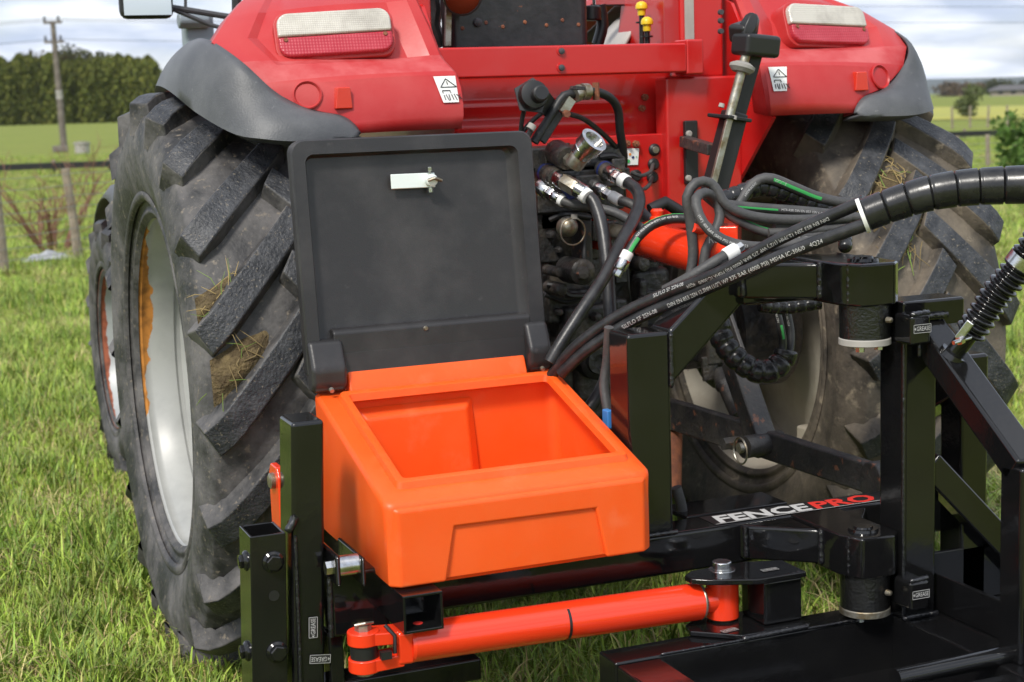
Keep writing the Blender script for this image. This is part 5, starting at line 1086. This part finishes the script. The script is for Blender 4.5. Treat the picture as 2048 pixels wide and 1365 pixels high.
# lid
LB, LTz, LTy, LBy = .868, 1.402, -.865, -.925
def lp_(x, t, d):
    """lid point: t 0 bottom .. 1 top, d toward the camera"""
    return (x, LBy+(LTy-LBy)*t-d, LB+(LTz-LB)*t)
def lid_ring(x0, x1, t0, t1, d, r=.03):
    o = []; rt = r/.54
    for cx, ct, a0 in ((x1-r, t1-rt, 0), (x0+r, t1-rt, 90), (x0+r*.5, t0+rt*.5, 180), (x1-r*.5, t0+rt*.5, 270)):
        rr = r if a0 < 180 else r*.5
        for k in range(6): a = R(a0+18*k); o.append(lp_(cx+rr*math.cos(a), ct+rr/.54*math.sin(a), d))
    return o
LX0, LX1 = -.952, -.366
mb = MB(); R_ = [lid_ring(LX0+.015, LX1-.015, .02, .985, -.055), lid_ring(LX0+.002, LX1-.002, .0, .995, -.04), lid_ring(LX0, LX1, .0, 1.0, -.006), lid_ring(LX0+.004, LX1-.004, .004, .994, 0), lid_ring(LX0+.032, LX1-.040, .10, .938, 0.001, .02), lid_ring(LX0+.036, LX1-.052, .115, .928, -.020, .016), lid_ring(LX0+.040, LX1-.062, .20, .920, -.026, .014)]
mb.grid(R_, 0, closed=True); n = len(R_[0]); last = (len(R_)-1)*n; mb.f.append(tuple(last+k for k in range(n))); mb.mi.append(0); mb.f.append(tuple(range(n))[::-1]); mb.mi.append(0)
lid = mb.build('lid', 'black_plastic', TB, smooth=30); lid['label'] = 'open black lid of the toolbox, inner side facing out'
for (x0, x1) in ((LX0+.002, -.868), (-.425, LX1)):
    mb = MB(); mb.prism([(-.9235, .955), (-.938, .925), (-.953, .893), (-.950, .855), (-.935, .838), (-.91, .838), (-.89, .86), (-.89, .955)], 0, x0, x1); mb.build('hinge_ear', 'black_plastic', lid, bevel=.012, seg=3)
    mb = MB(); cx = (x0+x1)/2; mb.loft([((cx, -.952, .848), .006), ((cx, -.960, .845), .005)], 10); mb.build('ear_screw', 'zinc_dull', lid)
mb = MB(); mb.prism([(-.921, .893), (-.916, .968), (-.906, .976), (-.88, .976), (-.88, .893)], 0, -.888, -.405); mb.build('hinge_flange', 'black_plastic', lid, bevel=.005, seg=2)
c = Vector(lp_(-.668, .175, .002)); mb = MB(); mb.loft([(c, .006), (c+Vector((0, -.004, 0)), .004)], 12); mb.build('flange_rivet', 'zinc_dull', lid)
# latch
def lq(x, y, d=0.0): p = py_(x, y, -.862); return Vector((p.x, p.y-d, p.z))
mb = MB(); a, b = lq(780, 364, .006), lq(868, 360, .006); mb.bar(a, b, .034, .005, up=(0, -1, 0.1)); la = mb.build('latch', 'latch_white', lid, bevel=.002); la['label'] = 'pale zinc cam latch inside the lid'
c = lq(857, 360, .01); mb = MB(); mb.loft([(c+Vector((0, .02, 0)), .014), (c+Vector((0, -.016, 0)), .014), (c+Vector((0, -.018, 0)), .011)], 16); mb.build('latch_hub', 'latch_white', la); mb = MB(); mb.cyl(c+Vector((0, 0, -.026)), c+Vector((0, 0, .026)), .0032, n=8); mb.hexp(c+Vector((0, 0, .020)), c+Vector((0, 0, .030)), .0075); mb.hexp(c+Vector((0, 0, -.028)), c+Vector((0, 0, -.018)), .0075); mb.build('latch_screw', 'zinc', la)
mb = MB(); mb.tube([c+Vector((-.012, -.02, 0)), c+Vector((.004, -.024, .005)), c+Vector((.022, -.018, -.002))], .004, 8); mb.build('latch_tongue', 'zinc_dull', la)
settle(TB, ((X0+X1)/2, (Y0+Y1)/2, Z0))
settle(IF, (-.3, -1.25, 0)); settle(SF, (.1, -1.7, 0)); settle(TR, (0, 0, 0))

# ================================================================== hoses
def hose(pts, r, label, m='hose', name='hydraulic_hose', texts=(), stripes=(), fittings=(), group='hydraulic hoses', step=.015):
    P = ppath(pts, step); root = empty(name); mb = MB(); mb.tube(P, r, 14); mb.build('hose_skin', m, root, smooth=60)
    for (t, s0, h, flip, ang) in texts:
        mb = MB(); text_on_path(mb, t, P, r, s0, h, flip, None, ang); mb.build('hose_print', 'print_white', root)
    for (i0, i1, ang, wd, mm) in stripes:
        n = len(P); a, b = int(i0*(n-1)), int(i1*(n-1)); rows = []
        for i in range(a, b+1):
            T = (P[min(i+1, n-1)]-P[max(i-1, 0)]).normalized(); V = Vector(CAM)-P[i]; V = (V-T*V.dot(T)).normalized(); Bn = T.cross(V)
            rows.append([P[i]+(V*math.cos(t)+Bn*math.sin(t))*(r+.0006) for t in (ang-wd, ang-wd/3, ang+wd/3, ang+wd)])
        mb = MB(); mb.grid(rows); mb.build('colour_stripe', mm, root)
    for (x0, y0, Y0_, x1, y1, Y1_, rr, m2, nn, pn) in fittings:
        p, q = py_(x0, y0, Y0_), py_(x1, y1, Y1_); d = q-p; mb = MB(); mb.loft([(p, rr*.92), (p+d*.1, rr), (p+d*.9, rr), (q, rr*.92)], nn); mb.build(pn, m2, root, smooth=30)
    settle(root, P[0]); return tag(root, label, 'hose', group)
T1 = 'DIN EN 853 2SN 12.7MM (1/2") WP 275 BAR (4000 PSI) MSHA IC-306/0   4Q24'
HZ = lambda x0, y0, x1, y1, Y, r, m='zinc', n=18, nm='ferrule': (x0, y0, Y, x1, y1, Y, r, m, n, nm)
hose([(1103, 752, -.97), (1150, 695, -1.03), (1232, 635, -1.10), (1330, 588, -1.20), (1440, 545, -1.34), (1560, 478, -1.46), (1730, 402, -1.60)], .0135, 'upper of the two long black hoses sweeping from behind the toolbox into the spiral wrap',
     texts=((T1, .08, .010, True, .3), ('SILFLO SF 2SN-08', .34, .011, False, -.5)))
hose([(1122, 748, -1.00), (1178, 698, -1.06), (1270, 640, -1.14), (1380, 592, -1.26), (1480, 548, -1.40), (1600, 497, -1.52), (1735, 448, -1.63)], .0140, 'lower of the two long black hoses sweeping from behind the toolbox into the spiral wrap',
     texts=((T1, .33, .0115, False, .1), ('SILFLO SF 2SN-08', .20, .012, False, .1)))
hose([(1164, 384, -.74), (1186, 402, -.76), (1203, 450, -.80), (1213, 520, -.84), (1219, 600, -.87), (1223, 680, -.90), (1217, 740, -.93), (1200, 785, -.95), (1180, 815, -.95)], .0165, 'thick black hose dropping straight down from the blue-ringed coupling',
     fittings=((1086, 344, -.56, 1101, 350, -.62, .025, 'cast_dark', 18, 'socket_body'), (1092, 346, -.585, 1097, 348, -.60, .0262, 'navy', 18, 'blue_ring'), (1097, 348, -.60, 1112, 356, -.66, .024, 'cast_dark', 18, 'socket_body'), (1108, 352, -.64, 1130, 366, -.70, .021, 'zinc', 18, 'ferrule'), (1126, 362, -.69, 1156, 380, -.735, .022, 'zinc_dull', 6, 'hex_nut'), (1152, 377, -.73, 1170, 388, -.75, .021, 'zinc', 16, 'ferrule'), (1162, 384, -.74, 1176, 395, -.76, .020, 'white_vinyl', 16, 'hose_tag')))
hose([(1248, 362, -.70), (1270, 376, -.74), (1279, 400, -.78), (1270, 432, -.82), (1245, 480, -.88), (1208, 555, -.94), (1165, 620, -.97), (1120, 690, -.98), (1100, 725, -.98)], .0155, 'black hose curving round from the right coupling and running down behind the lid',
     fittings=((1203, 337, -.575, 1218, 346, -.62, .023, 'cast_dark', 18, 'socket_body'), (1208, 340, -.59, 1212, 342, -.60, .0242, 'navy', 18, 'blue_ring'), (1215, 344, -.61, 1232, 353, -.66, .021, 'zinc', 18, 'ferrule'), (1230, 352, -.66, 1244, 360, -.69, .018, 'zinc', 6, 'hex_nut'), (1242, 359, -.69, 1254, 366, -.71, .019, 'white_vinyl', 16, 'hose_tag')))
hose([(1126, 403, -.68), (1150, 410, -.70), (1190, 416, -.73), (1230, 426, -.76), (1265, 445, -.80), (1300, 470, -.84), (1320, 480, -.84)], .0125, 'grey hose running right from the lowest left coupling', 'hose_grey',
     fittings=((1078, 372, -.60, 1098, 385, -.63, .022, 'zinc', 18, 'ferrule'), (1096, 384, -.63, 1108, 391, -.65, .017, 'zinc', 6, 'hex_nut'), (1106, 390, -.65, 1120, 398, -.67, .015, 'zinc', 18, 'ferrule'), (1116, 396, -.66, 1128, 404, -.68, .0155, 'white_vinyl', 16, 'hose_tag')))
hose([(1238, 401, -.68), (1262, 408, -.70), (1285, 425, -.73), (1305, 445, -.76), (1325, 455, -.78)], .0125, 'short grey hose from the middle coupling toward the orange top link', 'hose_grey',
     fittings=((1180, 370, -.58, 1196, 378, -.61, .022, 'cast_dark', 18, 'socket_body'), (1194, 377, -.61, 1212, 387, -.64, .020, 'zinc', 18, 'ferrule'), (1210, 386, -.64, 1224, 394, -.66, .016, 'zinc', 6, 'hex_nut'), (1222, 392, -.66, 1240, 402, -.685, .0155, 'white_vinyl', 16, 'hose_tag')))
hose([(1257, 505, -.98), (1275, 476, -.98), (1305, 450, -.99), (1345, 438, -1.0), (1385, 440, -1.02), (1402, 446, -1.04)], .0120, 'black hose with green print arching over the orange top link',
     texts=(('R2T 853 2SN 6.4MM WP 400 BAR', .04, .007, False, -.4),), stripes=((.05, .22, .2, .35, 'print_green'), (.35, .9, -1.2, .12, 'print_green')),
     fittings=((1232, 553, -.98, 1240, 538, -.98, .011, 'zinc', 6, 'hex_nut'), (1239, 540, -.98, 1249, 520, -.98, .016, 'zinc', 18, 'ferrule'), (1247, 523, -.98, 1257, 504, -.98, .0145, 'white_vinyl', 16, 'hose_tag')))
hose([(1376, 575, -1.12), (1386, 510, -1.12), (1380, 440, -1.12), (1374, 395, -1.12), (1392, 366, -1.12), (1420, 366, -1.12), (1438, 388, -1.13), (1452, 410, -1.14), (1500, 432, -1.16), (1580, 440, -1.18), (1700, 436, -1.2)], .0118, 'outermost grey hose of the upright loop above the top link', 'hose_grey')
hose([(1404, 560, -1.14), (1412, 500, -1.14), (1428, 470, -1.14), (1440, 430, -1.13), (1430, 400, -1.12), (1410, 386, -1.14), (1392, 398, -1.16), (1398, 430, -1.18), (1420, 462, -1.2), (1465, 487, -1.22), (1540, 494, -1.24), (1640, 480, -1.26)], .0118, 'inner grey looped hose with white print sweeping under the bundle', 'hose_grey',
     texts=(('(1/4") 400 BAR (5800 PSI) MSHA 3Q23', .33, .0075, False, .0),))
hose([(1412, 392, -1.10), (1440, 415, -1.12), (1478, 442, -1.14), (1530, 464, -1.16), (1600, 474, -1.18), (1690, 466, -1.2)], .0115, 'grey hose with thin green stripe sagging across the loop', 'hose_grey', stripes=((.1, .75, -.9, .12, 'print_green'),),
     texts=(('NSZ 2SN EN 853 DIN MTR-WSN', .17, .0075, False, .2),))
hose([(1432, 405, -1.10), (1470, 412, -1.11), (1540, 418, -1.12), (1620, 424, -1.14), (1720, 436, -1.17)], .0120, 'straight grey hose tied with white tags at the top of the bundle', 'hose_grey', stripes=((.12, .42, .1, .18, 'print_green'),),
     texts=(('MTR-RSR DIN EN 853 1SN 6.4MM (1/4")', .16, .007, False, .0),), fittings=((1428, 402, -1.10, 1440, 407, -1.10, .0145, 'white_vinyl', 16, 'hose_tag'),))
hose([(1478, 408, -1.08), (1496, 380, -1.08), (1518, 360, -1.08), (1545, 358, -1.09), (1590, 376, -1.1), (1640, 396, -1.11), (1700, 408, -1.13), (1740, 412, -1.15)], .0125, 'topmost hose kinked over the bundle with a bright green band', 'hose_grey', stripes=((.30, .66, .1, .30, 'print_green'),),
     texts=(('SILFLO', .22, .009, True, .1), ('HYDRAULIC', .02, .007, False, .2)))
hose([(1548, 452, -1.16), (1600, 449, -1.17), (1700, 442, -1.19)], .0105, 'upper of the two short parallel hoses ending behind the long pair', 'hose_grey')
hose([(1536, 466, -1.17), (1600, 462, -1.18), (1700, 455, -1.2)], .0105, 'lower of the two short parallel hoses ending behind the long pair', 'hose_grey')
hose([(1462, 505, -1.24), (1430, 524, -1.24), (1385, 552, -1.22), (1330, 582, -1.17)], .0130, 'hose with white C tag leaving the top link valve', 'hose_grey', fittings=((1484, 492, -1.24, 1470, 501, -1.24, .012, 'zinc', 6, 'hex_nut'), (1473, 499, -1.24, 1450, 513, -1.24, .017, 'white_vinyl', 18, 'hose_tag')))
hose([(1530, 575, -1.02), (1548, 610, -1.02), (1560, 650, -1.03), (1566, 690, -1.03), (1560, 722, -1.03)], .0100, 'left of the two thin printed hoses hanging before the right rim', texts=(('SF2SN-04 DIN EN 853 2SN', .02, .006, False, .2),), stripes=((.55, .8, -.3, .3, 'print_green'),))
hose([(1552, 575, -1.0), (1572, 620, -1.0), (1582, 670, -1.01), (1578, 710, -1.02), (1566, 735, -1.03)], .0100, 'right of the two thin printed hoses hanging before the right rim', texts=(('MSHA IC-306 3Q24', .05, .006, False, .2),))
hose([(1218, 655, -1.14), (1214, 720, -1.12), (1208, 770, -1.12), (1216, 830, -1.14)], .011, 'thin black hose hugging the back of the middle post', 'hose_grey')
hose([(1352, 975, -1.15), (1362, 1010, -1.15), (1366, 1045, -1.14)], .013, 'short stub of hose behind the foot of the middle post', 'hose_grey')
def wrap_hose(pts, r0, r1, pitch, label, name, groove=.09, ridged=False, m='wrap_plastic', extra=None):
    P = ppath(pts, pitch/(20 if not ridged else 14)); root = empty(name); L = 0; rad = []; n = len(P)
    for i, p in enumerate(P):
        if i: L += (P[i]-P[i-1]).length
        t = i/(n-1); r = r0+(r1-r0)*t; ph = (L/pitch) % 1.0
        if ridged: rad.append(r*(1-groove*((0.5+0.5*math.cos(2*math.pi*ph))**(1.2 if groove > .2 else 4))+(.0 if groove > .2 else .05*ph)))
        else: rad.append(r*(.88 if ph < .06 else (.97 if ph < .12 else 1.0+.012*ph)))
    mb = MB(); mb.tube(P, rad, 26); mb.build('wrap_skin', m, root, smooth=38 if not ridged else 80)
    if extra: extra(root, P)
    settle(root, P[0]); return tag(root, label, 'hose', 'wrapped hoses')
def wr_extra(root, P):
    T = (P[1]-P[0]).normalized(); mb = MB(); mb.loft([(P[0]-T*.004, .037), (P[0]+T*.004, .0375)], 26); mb.build('end_band', 'white_vinyl', root)
wrap_hose([(1726, 432, -1.615), (1790, 408, -1.65), (1860, 387, -1.69), (1940, 375, -1.73), (2048, 370, -1.79), (2150, 372, -1.86), (2300, 400, -1.96), (2450, 480, -2.05)], .034, .044, .047, 'thick black spiral-wrapped hose bundle leaving the picture at right', 'spiral_wrapped_hose', extra=wr_extra)
wrap_hose([(1436, 640, -.98), (1446, 682, -1.0), (1474, 718, -1.02), (1512, 742, -1.04), (1546, 740, -1.05), (1568, 716, -1.05), (1572, 700, -1.05)], .029, .029, .030, 'black corrugated hose sleeve curling in front of the right wheel rim', 'corrugated_sleeve', .12, True)
wrap_hose([(1440, 402, -1.06), (1480, 388, -1.06), (1520, 374, -1.06), (1560, 382, -1.07), (1610, 402, -1.08), (1660, 418, -1.1)], .022, .022, .026, 'black corrugated sleeve under the green-banded hose', 'corrugated_sleeve', .12, True)
wrap_hose([(1520, 612, -1.10), (1570, 616, -1.10), (1640, 606, -1.12)], .016, .016, .024, 'short black corrugated sleeve just below the upper hinge arm', 'corrugated_sleeve', .12, True)
wrap_hose([(1690, 498, -1.22), (1690, 480, -1.2), (1680, 462, -1.18)], .016, .016, .02, 'stubby black corrugated elbow above the upper hinge arm', 'corrugated_sleeve', .12, True)
# spring-guarded hose on the sloping rail
def spr(root, P):
    core = MB(); core.tube(P, .017, 12); core.build('hose_core', 'hose', root)
    T = (P[2]-P[0]).normalized(); c = P[0]; mb = MB(); a = T.orthogonal().normalized()
    mb.cyl(c-T*.05, c+T*.012, .020, n=18); mb.build('threaded_stub', 'black_paint', root); mb = MB(); mb.loft([(c-T*.062, .034), (c-T*.05, .030)], 20); mb.build('stub_base', 'black_paint', root)
    mb = MB(); mb.box(c+T*.002+Vector((-.020, -.018, .012)), (.05, .018, .048), T.to_track_quat('Z', 'Y').to_matrix()); mb.build('clamp', 'zinc', root, bevel=.003)
    mb = MB(); q = c+Vector((-.04, -.03, -.006)); mb.cyl(q+Vector((-.03, -.01, -.002)), q+Vector((.02, 0, .004)), .0045, n=10); mb.hexp(q+Vector((-.012, -.004, -.001)), q+Vector((0, 0, .001)), .009); mb.build('clamp_bolt', 'zinc', root)
    q = P[-4] if len(P) > 8 else P[-1]; mb = MB(); mb.cyl(P[int(len(P)*.62)]-T*.012, P[int(len(P)*.62)]+T*.012, .0345, n=18); mb.build('upper_clamp', 'zinc', root)
wrap_hose([(1938, 668, -1.66), (1962, 636, -1.68), (1992, 590, -1.70), (2030, 545, -1.73), (2070, 490, -1.76), (2110, 430, -1.8)], .034, .034, .0165, 'black spring-guarded hose rising from the sloping rail at right', 'spring_hose', .26, True, 'black_paint', spr)

# ================================================================== grass
def make_grass():
    tc = bpy.data.collections.new('grass_tufts'); cols = np.array([(0.26, 0.39, 0.045), (0.20, 0.32, 0.04), (0.33, 0.44, 0.065), (0.42, 0.46, 0.10), (0.13, 0.22, 0.03), (0.46, 0.38, 0.17), (0.36, 0.26, 0.12)])
    pr = np.array([.20, .18, .20, .14, .08, .12, .08]); r = np.random.default_rng(5)
    for k in range(12):
        kind = 0 if k < 4 else (1 if k < 8 else 2)          # lush, short, thatch
        nb = (24, 34, 30)[kind]; V = []; Fc = []; C = []
        for b in range(nb):
            ci = r.choice(len(cols), p=pr if kind < 2 else np.array([.10, .08, .08, .09, .05, .36, .24])); dead = ci >= 5
            if kind == 0 and not dead and r.random() < .4: ci = 4
            L = r.uniform(*((.07, .15), (.03, .085), (.05, .13))[kind]); wd = r.uniform(.0017, .0042) if not dead else r.uniform(.0010, .0022); az = r.uniform(0, 6.283); px, py = r.normal(0, (.028, .05, .06)[kind], 2)
            lean = r.uniform(.2, 1.25) if not dead else r.uniform(1.0, 1.75)
            if kind == 2: lean = r.uniform(1.1, 1.8)
            d = np.array([math.cos(az), math.sin(az)]); s = np.array([-d[1], d[0], 0]); base = len(V); col = cols[ci]*r.uniform(.65, 1.3); x = z = 0; bend = r.uniform(.6, 1.4); z = r.uniform(0, .025) if kind == 2 else 0; cv = r.normal(0, .35)
            for j in range(5):
                t = j/4; w = wd*(1-t**1.8)+.0003; p = np.array([px+d[0]*x+s[0]*cv*x*x*6, py+d[1]*x+s[1]*cv*x*x*6, z-.005]); V += [tuple(p-s*w), tuple(p+s*w)]; C += [(*col, 1)]*2
                a = min(lean*(.35+bend*t), 1.85); x += L/4*math.sin(a); z += L/4*math.cos(a); z = max(z, .004)
            for j in range(4): Fc.append((base+2*j, base+2*j+1, base+2*j+3, base+2*j+2))
        me = bpy.data.meshes.new('tuft'); me.from_pydata(V, [], Fc); me.materials.append(MATS['grass_blade']); ca = me.color_attributes.new('Col', 'FLOAT_COLOR', 'POINT'); ca.data.foreach_set('color', np.array(C).reshape(-1))
        me.polygons.foreach_set('use_smooth', [True]*len(me.polygons)); o = bpy.data.objects.new('grass_tuft_%02d' % k, me); tc.objects.link(o)
    P = []; SC = []; IX = []
    def ringp(d0, d1, dens, s0, s1, fov):
        n = int(.5*2*fov*(d1*d1-d0*d0)*dens); d = np.sqrt(r.uniform(d0*d0, d1*d1, n)); a = YAW+r.uniform(-fov, fov, n)
        x = CAM[0]+d*np.sin(a); y = CAM[1]+d*np.cos(a)
        nse = np.array([mnoise.noise(Vector((xx*1.3, yy*1.3, 3))) for xx, yy in zip(x, y)]); keep = r.uniform(0, 1, n) < .78+.5*nse
        x, y, nse = x[keep], y[keep], nse[keep]; dd = np.hypot(x-CAM[0], y-CAM[1]); P.append(np.stack([x, y, -(0.0010+0.0055*np.clip((((x-CAM[0])*math.cos(YAW)-(y-CAM[1])*math.sin(YAW))/dd+.3)/.6, 0, 1))*np.maximum(0, dd-8)-.004], 1)); SC.append((r.uniform(s0, s1, len(x)))*(1+.5*nse))
        n2 = np.array([mnoise.noise(Vector((xx*.9+9, yy*.9, 7)))+.6*mnoise.noise(Vector((xx*3.1, yy*3.1, 2))) for xx, yy in zip(x, y)])+r.normal(0, .22, len(x))
        kd = np.where(n2 > .18, 0, np.where(n2 > -.42, 1, 2)); IX.append(kd*4+r.integers(0, 4, len(x)))
    ringp(1.6, 6.2, 900, .65, 1.3, .62); ringp(6.2, 12, 300, .7, 1.1, .55); ringp(12, 24, 90, .8, 1.25, .37); ringp(24, 60, 14, .9, 1.4, .36)
    P = np.concatenate(P); SC = np.concatenate(SC)
    me = bpy.data.meshes.new('grass'); me.from_pydata(P.tolist(), [], []); at = me.attributes.new('sc', 'FLOAT', 'POINT'); at.data.foreach_set('value', SC); a2 = me.attributes.new('ix', 'INT', 'POINT'); a2.data.foreach_set('value', np.concatenate(IX).astype(np.int32))
    o = bpy.data.objects.new('grass', me); COL.objects.link(o); o['kind'] = 'stuff'; o['label'] = 'short lush paddock grass with dead straw-coloured blades'; o['category'] = 'grass'
    ng = bpy.data.node_groups.new('grass_scatter', 'GeometryNodeTree'); ng.interface.new_socket('Geometry', in_out='INPUT', socket_type='NodeSocketGeometry'); ng.interface.new_socket('Geometry', in_out='OUTPUT', socket_type='NodeSocketGeometry')
    a = ng.nodes.new; gi, go = a('NodeGroupInput'), a('NodeGroupOutput'); ip_ = a('GeometryNodeInstanceOnPoints'); ci = a('GeometryNodeCollectionInfo'); ci.inputs['Collection'].default_value = tc; ci.inputs['Separate Children'].default_value = True; ci.inputs['Reset Children'].default_value = True
    rv = a('FunctionNodeRandomValue'); rv.data_type = 'FLOAT_VECTOR'; rv.inputs['Min'].default_value = (-.12, -.12, 0); rv.inputs['Max'].default_value = (.12, .12, 6.283)
    na = a('GeometryNodeInputNamedAttribute'); na.data_type = 'FLOAT'; na.inputs['Name'].default_value = 'sc'
    nb_ = a('GeometryNodeInputNamedAttribute'); nb_.data_type = 'INT'; nb_.inputs['Name'].default_value = 'ix'
    ip_.inputs['Pick Instance'].default_value = True; ln = ng.links.new; ln(nb_.outputs[0], ip_.inputs['Instance Index'])
    ln(gi.outputs[0], ip_.inputs['Points']); ln(ci.outputs[0], ip_.inputs['Instance']); ln(rv.outputs[0], ip_.inputs['Rotation']); ln(na.outputs[0], ip_.inputs['Scale']); ln(ip_.outputs[0], go.inputs[0])
    o.modifiers.new('scatter', 'NODES').node_group = ng
make_grass()
